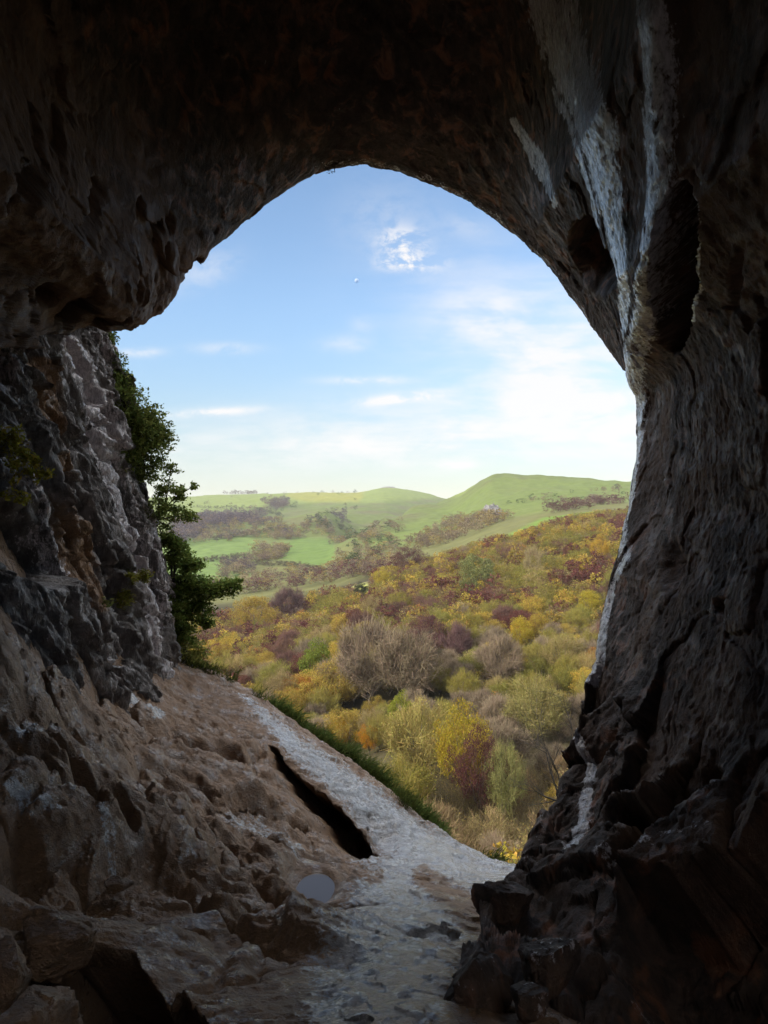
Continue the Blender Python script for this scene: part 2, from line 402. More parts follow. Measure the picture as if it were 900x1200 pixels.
# unseen ragged fissure cut in the shell behind the viewer, added for fill light
fc_ = V[vf].mean(1); fth = np.degrees(np.arctan2(fc_[:, 2], fc_[:, 0]))
hole = (fc_[:, 1] < -0.7) & (fc_[:, 1] > -6.2) & (fth > 22 + 6 * np.sin(fc_[:, 1] * 2)) & (fth < 78 + 7 * np.sin(fc_[:, 1] * 3 + 1)) & (np.hypot(fc_[:, 0], fc_[:, 2]) > 1.0)
vf = vf[~hole]
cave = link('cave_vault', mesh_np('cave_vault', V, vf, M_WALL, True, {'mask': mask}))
tag(cave, 'dark limestone arch, roof and far wall of the cave mouth', kind='structure')

# ------------------------------------------------------------------ left cliff under the overhang
LW = [(128,375,13.4),(131,390,13.4),(146,450,13.4),(166,520,13.4),(186,600,13.4),(199,690,13.3),(210,770,13.1),(222,840,13.0),
      (100,392,12.4),(75,400,11.6),(40,405,10.4),(0,420,9.3),(112,470,12.3),(78,470,11.2),(40,470,9.9),(0,490,8.7),
      (142,560,12.5),(100,560,11.2),(50,560,9.5),(0,560,8.2),(160,640,12.5),(120,640,11.3),(70,640,9.7),(25,630,8.3),(0,640,7.6),
      (178,720,12.5),(140,710,11.3),(85,690,9.7),(35,680,8.0),(195,785,12.4),(150,770,11.2)]
lw = np.array([P(*p) for p in LW])
lw = np.r_[lw, np.array([[-7.0, 15.2, 4], [-6.6, 15.2, 0], [-6.0, 15.2, -3], [-11, 17.5, 4], [-10.5, 17.5, 0], [-10, 17.5, -4], [-4.6, 5, 2.5], [-4.2, 5, 0], [-3.7, 5, -1.6], [-5.6, 10, 7], [-6.3, 13.4, 8], [-3.3, 9, -4], [-3.2, 12.5, -5]])]
gy = np.r_[np.linspace(4.5, 7.4, 30)[:-1], np.linspace(7.4, 14.0, 330)[:-1], np.linspace(14.0, 18, 50)]
gz = np.linspace(-5.5, 7.5, 400)
GY, GZ = np.meshgrid(gy, gz, indexing='ij')
X = tps(lw[:, 1:], lw[:, 0], np.c_[GY.ravel(), GZ.ravel()], 0.02)
W = np.c_[X, GY.ravel(), GZ.ravel()]
px, py = topix(W)
# strata lean: run down and outwards
lean = W[:, 1] + 0.32 * W[:, 2]
q = np.c_[W[:, 0], lean * 2.1, W[:, 2] * 0.45]
st = fbm(q, 5, 0.6)
wob = np.c_[fbm(W * 1.3 + 40, 3), fbm(W * 1.3 + 50, 3), fbm(W * 1.3 + 60, 3)]
Lq = np.c_[W[:, 0], lean * 1.5, W[:, 2] * 0.5]
dx = 0.16 * st
dx += 0.30 * facets(Lq * 0.9 + 0.4 * wob, 1, 0.9, .3) + 0.13 * facets(Lq * 2.3 + 0.7 * wob, 2, 1.0, .35) + 0.055 * facets(Lq * 6.0 + wob, 3, 1.1, .3) + 0.025 * facets(Lq * 14 + wob, 4, 1.2)
dx += 0.03 * fbm(W * 8.0, 4, 0.65)
# recesses
def lpit(pts, depth, soft=0.4): return depth * band(px, py, pts, soft)
dx -= lpit([(0,610,30),(25,640,26),(50,670,16)], 1.0) + lpit([(92,400,7),(98,415,9)], .6) + lpit([(150,560,5),(165,620,7),(178,680,6),(190,740,5)], .35) + lpit([(80,560,7),(85,600,8)], .3) + lpit([(95,440,5),(100,470,6)], .3)
dx *= 1 - 0.45 * smooth(13.0, 13.6, W[:, 1])
W[:, 0] += dx
m = np.zeros((len(W), 3))
m[:, 0] = np.maximum.reduce([1.1 * band(px, py, [(62,398,10),(90,450,15),(115,510,17),(132,560,14)], .5), 0.8 * band(px, py, [(110,520,15),(130,570,15),(150,630,12),(165,690,9),(178,740,8),(195,790,6)], .5), 0.55 * band(px, py, [(120,390,14),(150,500,14),(185,640,10),(196,730,9)], .6), 0.7 * band(px, py, [(0,400,12),(5,450,12)], .5), 0.6 * band(px, py, [(40,560,6),(60,630,8),(85,690,8),(100,720,6)], .6), 0.55 * band(px, py, [(100,740,6),(140,780,8)], .6), 0.22 * np.ones(len(W))])
m[:, 1] = np.clip(0.75 * band(px, py, [(40,430,12),(62,520,14),(85,640,18),(110,700,18)], .6) + .5 * band(px, py, [(130,620,12),(150,700,14)], .6), 0, 1)
m[:, 2] = 0.5 * band(px, py, [(0,520,20),(40,560,20)], .8) + 0.45 * band(px, py, [(150,690,14),(110,735,14)], .8) + .4 * band(px, py, [(150,480,20),(190,620,20)], .8)
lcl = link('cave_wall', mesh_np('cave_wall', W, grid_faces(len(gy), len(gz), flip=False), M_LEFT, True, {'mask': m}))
tag(lcl, 'pale streaked limestone wall leaning under the overhang', kind='structure')
LW_X = lambda y, z: float(tps(lw[:, 1:], lw[:, 0], np.array([[y, z]]), 0.02)[0])

# ------------------------------------------------------------------ cave floor
FL = [(450,1200,3.55),(390,1200,3.5),(530,1200,3.7),(460,1150,4.3),(540,1150,4.5),(500,1100,5.5),(420,1100,5.3),(600,1100,6.0),(480,1050,7.3),(560,1050,7.9),(620,1050,8.5),(410,1050,7.0),(450,1012,9.3),(520,1020,9.6),(560,1014,10.8),(600,1011,12.0),(660,1012,12.3),(720,1005,12.3),
      (550,994,12.3),(500,961,12.6),(450,921,13.0),(400,886,13.3),(350,851,13.6),(300,816,13.9),(250,791,14.2),(215,780,14.2),
      (322,872,11.5),(350,905,11.1),(385,932,10.8),(420,965,10.5),(450,1003,10.0),(335,920,10.3),(372,963,9.9),(415,1000,9.6),
      (280,950,8.5),(250,900,9.5),(300,900,10.2),(200,850,10.5),(240,820,12.3),(150,790,10.8),(120,820,9.0),(60,760,8.0),(0,690,7.2),(0,760,6.4),(0,850,5.7),(80,880,6.5),(150,900,7.3),(205,930,7.9),
      (0,930,5.2),(60,935,5.5),(120,925,6.0),(180,935,6.6),(235,945,7.2),
      (0,1015,4.9),(60,1040,5.15),(120,1045,5.45),(180,1045,5.8),(240,1035,6.2),(300,1000,7.2),(330,1060,5.6),(250,1080,5.1),(180,1075,5.0),(120,1065,4.8),(370,1130,4.6),(320,1150,4.2),(250,1130,4.35),(310,1200,3.6),(370,1030,7.4),(340,1000,8.0)]
fl = np.array([P(*p) for p in FL])
fl = np.r_[fl, np.array([[-.2, 1.2, -1.6], [1.5, 2.0, -2.4], [-2, 1.5, -1.6], [-3.6, 4, -1.3], [3, 6, -4.2], [4.5, 11, -5.8], [-5, 9, .2], [-5.5, 13, -1.6], [-3, 16, -5.5], [0, 15.2, -7.4], [3, 14.5, -9], [-4.5, 19, -7], [0, 19, -11], [4, 18, -12]])]
ua = np.tan(np.radians(np.linspace(-36, 36, 620))); dd = np.r_[np.geomspace(1.0, 3.0, 50)[:-1], np.geomspace(3.0, 14.6, 560)[:-1], np.linspace(14.6, 19, 36)]
UA, DD = np.meshgrid(ua, dd, indexing='ij')
fx = (UA * DD).ravel(); fy = DD.ravel()
fz = tps(fl[:, :2], fl[:, 2], np.c_[fx, fy], 0.004)
FLW = np.c_[fx, fy, fz]
ppx, ppy = topix(FLW)
xy = lambda px_, py_, d: tuple(P(px_, py_, d)[:2])
pathm = smooth(-1, 1, 0) * 0
path_pts = [(430,1230,75),(450,1150,90),(470,1090,80),(480,1040,75),(540,1015,55),(600,1010,40)]
path = band(ppx, ppy, path_pts, 0.75)
left_slope = 1 - smooth(-0.9, 0.2, fx - 0.10 * (fy - 5))
FP = np.c_[fx, fy, fz]
wob = np.c_[fbm(FP * 1.3 + 40, 3), fbm(FP * 1.3 + 50, 3), fbm(FP * 1.3 + 60, 3)]
dq = np.c_[(fx + fz * 0.5) * 0.55, (fy - 0.5 * fx) * 1.25, fz * 0.9]
g0 = fbm(dq * np.array([1, 1.6, 1.3]), 5, 0.6); r0 = wob[:, 1]
sill = 1 - 0.8 * smooth(10.3, 12.3, fy)
fd = left_slope * (sill * 0.16 * g0 + sill * 0.32 * facets(dq * 0.8 + 0.45 * wob, 1, 0.8, .25, .06, .32) + (0.55 + 0.45 * sill) * 0.068 * facets(dq * 2.3 + 0.6 * wob, 2, 0.9, .3, .08, .3) + 0.028 * facets(dq * 5.5 + 0.9 * wob, 3, 1.0, .2, .08, .3) + 0.012 * facets(dq * 14.0 + wob, 4, 1.1) + 0.03 * fbm(FP * 3.0, 5, 0.62))
h1, h2, hc = worley(np.c_[fx * 2.6, fy * 2.4, fz * 2.0] + 0.5 * wob)
h3, h4, hc2 = worley(np.c_[fx * 6.5, fy * 5.0, fz * 5.0] + 0.8 * wob)
fd += 0.022 * fbm(FP * 9.0, 4, 0.65) * (0.6 + left_slope)
ns = 1 - left_slope
fd += ns * (0.06 * fbm(np.c_[fx * 1.8, fy * 1.4, fz * 1.6] + 2, 4, 0.6) + 0.05 * facets(np.c_[fx * 1.0, fy * 1.2, fz] + .6 * wob, 5, .9, 0) - 0.06 * (1 - smooth(0.1, 0.42, h1)) * (hc > .45) - 0.025 * (1 - smooth(0.1, 0.4, h3)) + 0.06 * smooth(10, 12, fy) * facets(np.c_[fx * 1.6, fy * 1.6, fz * 1.6] + .6 * wob, 9, 1.0, .1, .07, .3) + 0.018 * facets(np.c_[fx * 3.4, fy * 3.2, fz * 3] + 1.2 * wob, 6, 1.1))
slab = smooth(-0.12, 0.12, poly_sdf(fx, fy, [xy(90,1050,4.9), xy(230,1045,5.7), xy(390,1150,4.6), xy(330,1210,3.4), xy(200,1145,3.9), xy(80,1105,4.2)]))
fd *= 1 - 0.55 * slab
# columnar block faces beside the slab
def carve(poly, depth, soft=0.06, ragged=1.0):
    s = poly_sdf(fx + ragged * (0.10 * g0 + 0.06 * wob[:, 2]), fy + ragged * (0.12 * r0 + 0.08 * wob[:, 0]), poly)
    return depth * smooth(-soft, soft, s)
col_ = smooth(0.0, 1.0, 1 - np.abs(ppy - 985) / 70.0) * (1 - smooth(225, 300, ppx)) * (ppy > 900)
fd -= 0.12 * col_ * fbm(np.c_[fx * 5.0, fx * 0.3, fz * 0.4], 3, 0.5, True)
fz2 = fz + fd
# pit in the near corner
pitc = carve([xy(70,1100,4.3), xy(150,1098,4.3), xy(210,1138,3.9), xy(268,1200,3.4), (-.45, 2.4), (-.4, .8), (-2.6, .8), (-2.5, 2.6), (-1.95, 3.6)], 1.0, 0.035)
fz2 -= 1.5 * pitc
# hollow under the white hump by the sill
hol = carve([xy(316,872,11.5), xy(350,903,11.1), xy(388,930,10.8), xy(420,963,10.5), xy(447,1000,10.05), xy(420,1000,9.75), xy(380,965,10.0), xy(345,925,10.4)], 0.75, 0.11, 0.8)
fz2 -= 1.5 * hol
# crack across the slabs
cd, _ = seg_dist(fx, fy, [xy(215,1035,6.0), xy(262,1068,5.4), xy(330,1112,4.85)])
fz2 -= 0.22 * (1 - smooth(0.02, 0.10, cd)) 
cd, _ = seg_dist(fx, fy, [xy(60,850,6.3), xy(100,905,6.2), xy(115,925,6.0)])
fz2 -= 0.25 * (1 - smooth(0.03, 0.13, cd))
cd, _ = seg_dist(fx, fy, [xy(150,985,6.2), xy(140,940,6.3)]); fz2 -= 0.3 * (1 - smooth(0.03, 0.12, cd))
cd, _ = seg_dist(fx, fy, [xy(20,975,5.0), xy(35,950,5.2)]); fz2 -= 0.4 * (1 - smooth(0.05, 0.16, cd))
# basin of the puddle
pud = P(369, 1021, 7.45); pe = np.hypot((fx - pud[0]) / 0.20, (fy - pud[1]) / 0.36)
FLOOR_Z0 = float(np.percentile(fz2[pe < 1.0], 35))
k_ = smooth(1.12, 2.1, pe)
fz2 = np.where(pe < 2.2, (FLOOR_Z0 + np.where(pe < 1.12, -0.08 * (1 - smooth(0.6, 1.12, pe)), 0.0) + 0.07 * np.clip(pe - 0.75, 0, 0.6) + 0.05 * (wob[:, 0])) * (1 - k_) + fz2 * k_, fz2)
FLW[:, 2] = fz2
# both hollows run back under the rock above them
FLW[:, 1] += 1.3 * np.clip(pitc, 0, 1) + 1.5 * np.clip(hol / .75, 0, 1); FLW[:, 0] += 0.6 * np.clip(hol / .75, 0, 1)
fm = np.zeros((len(fx), 3))
hump = smooth(-0.05, 0.25, poly_sdf(ppx / 100, ppy / 100, [(2.5,7.88),(3.0,8.1),(4.5,9.15),(5.5,9.88),(6.3,10.1),(5.6,10.3),(4.6,10.1),(4.2,9.66),(3.86,9.32),(3.4,8.92),(3.0,8.5)]))
fm[:, 0] = np.maximum.reduce([0.98 * path, 1.1 * hump * (ppy < 1010), 0.6 * band(ppx, ppy, [(270,945,10),(300,955,18),(330,975,18),(350,995,14)], .6), 0.75 * band(ppx, ppy, [(10,905,7),(45,922,8),(70,940,5)], .5), 0.75 * band(ppx, ppy, [(25,840,8),(50,855,7)], .5), 0.8 * band(ppx, ppy, [(150,800,7),(165,820,9),(188,842,8)], .5), 0.6 * band(ppx, ppy, [(118,935,6),(130,965,8),(132,1000,5)], .5), 0.5 * band(ppx, ppy, [(195,1010,10),(225,1000,8)], .7), 0.4 * band(ppx, ppy, [(205,1090,10),(230,1110,8),(275,1112,8)], .8), .35 * band(ppx, ppy, [(355,1100,12),(370,1100,10)], .8)])
fm[:, 0] -= 0.75 * band(ppx, ppy, [(495,1025,12),(530,1050,17),(560,1075,14)], .7) + 0.35 * band(ppx, ppy, [(400,1030,14),(440,1022,12)], .7)
fm[:, 1] = np.clip(0.62 * (1 - path) + .5 * band(ppx, ppy, [(495,1025,14),(530,1050,18),(560,1075,14)], .7), 0, 1)
fm[:, 2] = 0.45 * (fy > 13.2) * smooth(0.3, 1.0, fy - 13.0)+ 0.3 * band(ppx, ppy, [(210,800,20),(180,790,15)], .8)
fl_o = link('cave_floor', mesh_np('cave_floor', FLW, grid_faces(len(ua), len(dd), flip=True), M_FLOOR, True, {'mask': fm}))
tag(fl_o, 'brown rock slope and polished pale limestone path on the cave floor', kind='structure')
from mathutils.bvhtree import BVHTree
FBVH = BVHTree.FromPolygons([Vector(v) for v in FLW[:, :]], grid_faces(len(ua), len(dd)).tolist())
def floor_z(x, y):
    h = FBVH.ray_cast(Vector((x, y, 30)), Vector((0, 0, -1)))
    return h[0].z if h[0] else -6.0
def floor_hit(px_, py_):
    h = FBVH.ray_cast(Vector((0, 0, 0)), Vector(P(px_, py_, 1.0)).normalized())
    return h[0]

# the puddle
m_, N, L, out = new_mat('puddle_water')
bs = N('ShaderNodeBsdfPrincipled', i_Roughness=0.04, i_IOR=1.4); bs.inputs['Base Color'].default_value = (0.17, 0.15, 0.14, 1); L(bs.outputs[0], out.inputs[0])
a = np.linspace(0, 2 * math.pi, 40, endpoint=False)
ring = np.c_[pud[0] + 0.25 * np.cos(a), pud[1] + 0.45 * np.sin(a), np.full(40, FLOOR_Z0 - 0.012)]
pv = np.r_[ring, [[pud[0], pud[1], FLOOR_Z0 - 0.012]]]
pf = np.array([[i, (i + 1) % 40, 40] for i in range(40)])
tag(link('puddle', mesh_np('puddle', pv, pf, m_)), 'small still pool in a hollow of the cave floor', kind='structure')

# ------------------------------------------------------------------ terrain outside
cols = [-900, -300, 120, 200, 300, 340, 380, 415, 450, 485, 520, 585, 660, 740, 900, 1300, 1900]
keyd = [100, 150, 220, 280, 340, 450, 600, 750, 900, 1100, 1300, 1700]
tab = np.array([
    [900, 800, 745, 720, 706, 694, 664, 645, 626, 610, 598, 588],
    [900, 800, 745, 720, 706, 694, 664, 645, 626, 610, 598, 588],
    [890, 790, 738, 715, 704, 692, 660, 642, 624, 606, 595, 586],
    [885, 785, 735, 713, 702, 690, 658, 639, 620, 604, 594, 584],
    [875, 775, 728, 708, 698, 683, 656, 637, 614, 612, 594, 580],
    [866, 770, 718, 698, 690, 678, 652, 636, 607, 613, 596, 579],
    [860, 766, 710, 690, 684, 674, 648, 634, 600, 608, 594, 578],
    [848, 760, 700, 679, 672, 664, 633, 642, 622, 603, 592, 578],
    [835, 755, 692, 670, 660, 654, 633, 612, 623, 606, 592, 573],
    [827, 750, 684, 660, 652, 646, 628, 608, 597, 610, 598, 577],
    [820, 745, 678, 652, 644, 638, 622, 607, 592, 588, 598, 585],
    [812, 738, 664, 632, 622, 614, 598, 580, 559, 575, 590, 600],
    [808, 732, 652, 616, 603, 600, 588, 575, 562, 580, 600, 610],
    [805, 726, 642, 604, 594, 595, 588, 577, 566, 585, 600, 610],
    [805, 720, 630, 590, 582, 585, 580, 572, 561, 580, 600, 610],
    [805, 720, 620, 580, 570, 575, 575, 570, 560, 580, 600, 610],
    [805, 720, 620, 580, 570, 575, 575, 570, 560, 580, 600, 610]], float)
KD = np.array([10, 14, 25, 40, 60] + keyd + [2400, 3500, 5000], float)
ZT = []
for c, row in zip(cols, tab):
    z = [(600 - p) / F * d - 5.0 * (1 - smooth(330, 450, np.array(float(d)))) for p, d in zip(row, keyd)]
    ZT.append([-7.5, -9.5, -17, -25, -30.5] + [float(v) for v in z] + [-40, -120, -250])
ZT = np.array(ZT)
def pchip_cols(xk, yk, x):
    """monotone-ish cubic along axis 1"""
    h = np.diff(xk); s = np.diff(yk, axis=1) / h
    mm = np.zeros_like(yk); mm[:, 1:-1] = np.where(s[:, :-1] * s[:, 1:] > 0, 2 * s[:, :-1] * s[:, 1:] / (s[:, :-1] + s[:, 1:] + 1e-12), 0)
    mm[:, 0] = s[:, 0]; mm[:, -1] = s[:, -1]
    i = np.clip(np.searchsorted(xk, x) - 1, 0, len(xk) - 2); t = (x - xk[i]) / h[i]
    t2, t3 = t * t, t ** 3
    return (2 * t3 - 3 * t2 + 1) * yk[:, i] + (t3 - 2 * t2 + t) * h[i] * mm[:, i] + (-2 * t3 + 3 * t2) * yk[:, i + 1] + (t3 - t2) * h[i] * mm[:, i + 1]
tdist = np.r_[np.geomspace(11, 60, 50)[:-1], np.geomspace(60, 420, 200)[:-1], np.geomspace(420, 2000, 330)[:-1], np.geomspace(2000, 5000, 20)]
uc = (np.array(cols) - 450.0) / F
tu = np.r_[np.linspace(uc[0], -0.45, 40)[:-1], np.linspace(-0.45, 0.45, 420)[:-1], np.linspace(0.45, uc[-1], 40)]
Zc = pchip_cols(np.log(KD), ZT, np.log(tdist))                  # (cols, nd)
Zg = pchip_cols(uc, Zc.T, tu)                                     # (nd, nu)
TD, TU = np.meshgrid(tdist, tu, indexing='ij')
tx = (TU * TD).ravel(); ty = TD.ravel(); tz = Zg.ravel()
far = smooth(350, 700, ty)
tp = np.c_[tx, ty, tz * 0]
tz = tz + far * (5.0 * fbm(tp / 170.0, 4) + 3.0 * fbm(tp / 55.0 + 5, 4, .5, True) + 1.0 * fbm(tp / 20.0 + 5, 3)) + (1 - far) * smooth(30, 80, ty) * 1.3 * fbm(tp / 22.0, 4)
tz -= (ty > 2200) * 0
TV = np.c_[tx, ty, tz]
tpx, tpy = topix(TV)
# field colours painted where the land itself changes: grass, rough grazing, scrub, heath
nz = fbm(tp / 60.0 + 3, 5); nz2 = fbm(tp / 14.0 + 7, 4)
grass = np.array([0.115, 0.20, 0.035]); bright = np.array([0.22, 0.27, 0.07]); rough = np.array([0.17, 0.17, 0.06]); brown = np.array([0.06, 0.05, 0.026]); heath = np.array([0.16, 0.13, 0.08])
col = rough[None] * np.ones((len(tx), 1))
def paint(mask_, c):
    global col
    col = col * (1 - mask_[:, None]) + np.array(c) * mask_[:, None]
def zone(poly, d0, d1, soft=3.0, wob=6.0):
    s = poly_sdf(tpx + wob * nz, tpy + 0.4 * wob * nz2, poly)
    return smooth(-soft, soft, s) * (ty > d0) * (ty < d1)
hillm = smooth(520, 620, ty)
paint(hillm, (0.15, 0.185, 0.05))
paint(hillm * smooth(-0.1, 0.35, nz) * 0.55, heath)
paint(zone([(150,560),(420,560),(700,570),(430,590),(400,588),(330,590),(250,602),(150,612)], 900, 2600), bright)
paint(zone([(360,560),(430,572),(420,588),(360,588),(335,582)], 1100, 2600) * .8, (0.30, 0.29, 0.055))
paint(zone([(150,622),(235,632),(290,628),(305,640),(280,660),(300,672),(260,690),(150,690)], 350, 900), (0.16, 0.235, 0.06))
paint(zone([(320,640),(350,630),(390,632),(392,655),(372,664),(330,655)], 400, 1000), (0.145, 0.22, 0.05))
paint(zone([(345,690),(350,684),(400,681),(432,684),(430,697),(350,702)], 180, 330), (0.23, 0.24, 0.07))
paint(zone([(640,604),(700,592),(760,585),(760,600),(690,610),(640,622),(600,640),(570,640)], 200, 420), (0.17, 0.27, 0.04))
paint(zone([(415,640),(500,604),(585,560),(760,562),(760,585),(640,600),(560,612),(480,640)], 400, 1300) * .75, (0.165, 0.215, 0.05))
wood_floor = (1 - smooth(330, 380, ty)) * smooth(13, 20, ty)
meadow = np.maximum(zone([(345,690),(350,684),(400,681),(432,684),(430,697),(350,702)], 180, 330), zone([(640,604),(700,592),(760,585),(760,600),(690,610),(640,622),(600,640),(570,640)], 200, 420))
paint(wood_floor * (1 - meadow), brown)
paint(hillm * smooth(0.1, 0.5, nz2) * 0.3, (0.09, 0.10, 0.035))
col *= (1 + 0.25 * nz2)[:, None] * np.where(ty > 330, .52, 1.0)[:, None]
m_, N, L, out = new_mat('hill_grass')
bs = N('ShaderNodeBsdfPrincipled', i_Roughness=0.95); L(bs.outputs[0], out.inputs[0])
bs.inputs['Specular IOR Level'].default_value = 0.1
at = N('ShaderNodeAttribute', attribute_name='col'); tc = N('ShaderNodeTexCoord')
n_ = N('ShaderNodeTexNoise', i_Scale=0.12, i_Detail=8.0, i_Roughness=0.7); L(tc.outputs['Object'], n_.inputs['Vector'])
L(mixc(N, L, 1.0, at.outputs['Color'], mixc(N, L, n_.outputs['Fac'], (0.6, 0.6, 0.6, 1), (1.4, 1.4, 1.35, 1)), 'MULTIPLY'), bs.inputs['Base Color'])
ter = link('hills', mesh_np('hills', TV, grid_faces(len(tdist), len(tu)), m_, True, {'col': np.clip(col, 0.005, 1)}))
tag(ter, 'wooded valley side and grassy hills beyond the cave', kind='structure')
from bisect import bisect
def ground_z(x, y):
    """bilinear on the terrain grid (vectorised)"""
    u = x / y
    i = np.clip(np.searchsorted(tdist, y) - 1, 0, len(tdist) - 2); j = np.clip(np.searchsorted(tu, u) - 1, 0, len(tu) - 2)
    a = (y - tdist[i]) / (tdist[i + 1] - tdist[i]); b = (u - tu[j]) / (tu[j + 1] - tu[j])
    Z = tz.reshape(len(tdist), len(tu))
    return (1 - a) * ((1 - b) * Z[i, j] + b * Z[i, j + 1]) + a * ((1 - b) * Z[i + 1, j] + b * Z[i + 1, j + 1])

# ------------------------------------------------------------------ trees
def quads(cent, nrm, size, asp=1.0, r=rng):
    """leaf quads: centres, normals, size"""
    n = len(cent)
    up = r.normal(size=(n, 3)); t = np.cross(nrm, up); t /= np.linalg.norm(t, axis=1)[:, None] + 1e-9
    b = np.cross(nrm, t); s = np.asarray(size).reshape(-1, 1) * 0.5
    # diamond-shaped leaf, folded a little
    v = np.stack([cent - t * s * asp, cent - b * s * 0.62 + nrm * s * .2, cent + t * s * asp, cent + b * s * 0.62 + nrm * s * .2], 1).reshape(-1, 3)
    return v, np.arange(4 * n).reshape(-1, 4)
def ribbons(p0, p1, w0, w1, r=rng):
    n = len(p0); d = p1 - p0; up = r.normal(size=(n, 3)); t = np.cross(d, up); t /= np.linalg.norm(t, axis=1)[:, None] + 1e-9
    w0 = np.asarray(w0).reshape(-1, 1) / 2; w1 = np.asarray(w1).reshape(-1, 1) / 2
    v = np.stack([p0 - t * w0, p0 + t * w0, p1 + t * w1, p1 - t * w1], 1).reshape(-1, 3)
    return v, np.arange(4 * n).reshape(-1, 4)
def tubes(segs, sides=5):
    """segs: list of (p0, p1, r0, r1) -> one mesh"""
    vs, fs = [], []
    for p0, p1, r0, r1 in segs:
        p0, p1 = np.array(p0, float), np.array(p1, float); d = p1 - p0; d /= np.linalg.norm(d) + 1e-9
        u = np.cross(d, [0.3, 0.2, 0.9]); u /= np.linalg.norm(u) + 1e-9; w = np.cross(d, u)
        a = np.linspace(0, 2 * math.pi, sides, endpoint=False)
        c = np.cos(a)[:, None] * u + np.sin(a)[:, None] * w
        b = len(vs) * sides * 2
        vs.append(np.r_[p0 + c * r0, p1 + c * r1])
        fs.append(np.array([[b + i, b + (i + 1) % sides, b + sides + (i + 1) % sides, b + sides + i] for i in range(sides)]))
    return np.concatenate(vs), np.concatenate(fs)
def unit(v): return v / (np.linalg.norm(v, axis=-1, keepdims=True) + 1e-9)

def make_tree(seed, n_clump=46, n_leaf=2400, n_twig=0, leaf=0.034, rad=0.42, base=0.22, shape=1.0, low=False):
    """unit-height tree: (crown verts, crown faces, leaf flag), (trunk verts, faces)"""
    r = np.random.default_rng(seed)
    # clump centres spread through an uneven crown volume
    cc = []
    lob = r.normal(size=(5, 3)); lob = unit(lob); lobw = r.uniform(-0.28, 0.3, 5)
    while len(cc) < n_clump:
        p = unit(r.normal(size=3)) * r.uniform(0.35, 1) ** 0.6
        k = 1 + sum(w * max(0, float(p @ l)) ** 2 for w, l in zip(lobw, lob))
        if p[2] < -0.75: continue
        w = 1.0 if p[2] > 0 else 1.0 - 0.35 * abs(p[2]) * shape
        cc.append([p[0] * rad * k * w, p[1] * rad * k * w, base + (1 - base) * 0.5 * (1 + p[2] * k * 0.92)])
    cc = np.array(cc); ctr = np.array([0, 0, base + (1 - base) * 0.42])
    cr = r.uniform(0.07, 0.14, n_clump) * (rad / 0.42)
    vs, fs, fl = [], [], []; o = 0
    if n_leaf:
        k = r.integers(0, n_clump, n_leaf); d = unit(r.normal(size=(n_leaf, 3)) + 0.35 * unit(cc[k] - ctr) + np.array([0, 0, .25]))
        p = cc[k] + d * cr[k][:, None] * (r.uniform(0.2, 1, n_leaf) ** 0.5)[:, None] * np.array([1.15, 1.15, 0.8])
        n = unit(d + 0.8 * r.normal(size=(n_leaf, 3)))
        v, f = quads(p, n, leaf * r.uniform(0.6, 1.35, n_leaf), r=r)
        vs.append(v); fs.append(f + o); o += len(v); fl.append(np.zeros(len(f), int))
    if n_twig:
        k = r.integers(0, n_clump, n_twig); out = unit(0.55 * unit(cc[k] - ctr) + np.array([0, 0, .55]) + 0.25 * r.normal(size=(n_twig, 3)))
        d = unit(out + 0.55 * r.normal(size=(n_twig, 3)) + np.array([0, 0, 0.15]))
        p0 = cc[k] - out * cr[k][:, None] * 0.7 + r.normal(size=(n_twig, 3)) * cr[k][:, None] * 0.35
        p1 = p0 + d * (cr[k] * r.uniform(0.5, 1.35, n_twig))[:, None]
        v, f = ribbons(p0, p1, np.full(n_twig, 0.0045), np.full(n_twig, 0.0022), r=r)
        vs.append(v); fs.append(f + o); o += len(v); fl.append(np.ones(len(f), int))
    # trunk and limbs
    segs = []; fork = np.array([r.normal() * .02, r.normal() * .02, base * 0.9])
    segs.append(((0, 0, -0.08), fork, 0.022, 0.016))
    for i in r.permutation(n_clump)[:min(16, n_clump)]:
        mid = fork + (cc[i] - fork) * 0.5 + np.array([0, 0, 0.04]) + r.normal(size=3) * 0.02
        segs.append((fork, mid, 0.010, 0.0065)); segs.append((mid, cc[i], 0.0065, 0.002))
    tv, tf_ = tubes(segs, 4)
    return (np.concatenate(vs), np.concatenate(fs), np.concatenate(fl)), (tv, tf_)

VAR = {}
def variant(kind, seeds, **kw):
    L_ = []
    for s in seeds:
        (v, f, fl_), (tv, tf_) = make_tree(s, **kw)
        cm = mesh_np(kind + '_crown', v, f, [M_LEAF, M_TWIG], False, mat_idx=fl_)
        tm = mesh_np(kind + '_trunk', tv, tf_, M_BARK, True)
        L_.append((cm, tm))
    VAR[kind] = L_
variant('leafy', (1, 2, 3, 4), n_clump=80, n_leaf=11000, n_twig=700, leaf=0.022, rad=0.50, base=0.14)
variant('haze', (5, 6, 7, 8), n_clump=70, n_leaf=3600, n_twig=4500, leaf=0.020, rad=0.50, base=0.16)
variant('bare', (9, 10, 11, 12), n_clump=95, n_leaf=1500, n_twig=10000, leaf=0.014, rad=0.50, base=0.16)
variant('dense', (13, 14), n_clump=90, n_leaf=9000, n_twig=200, leaf=0.032, rad=0.50, base=0.08)

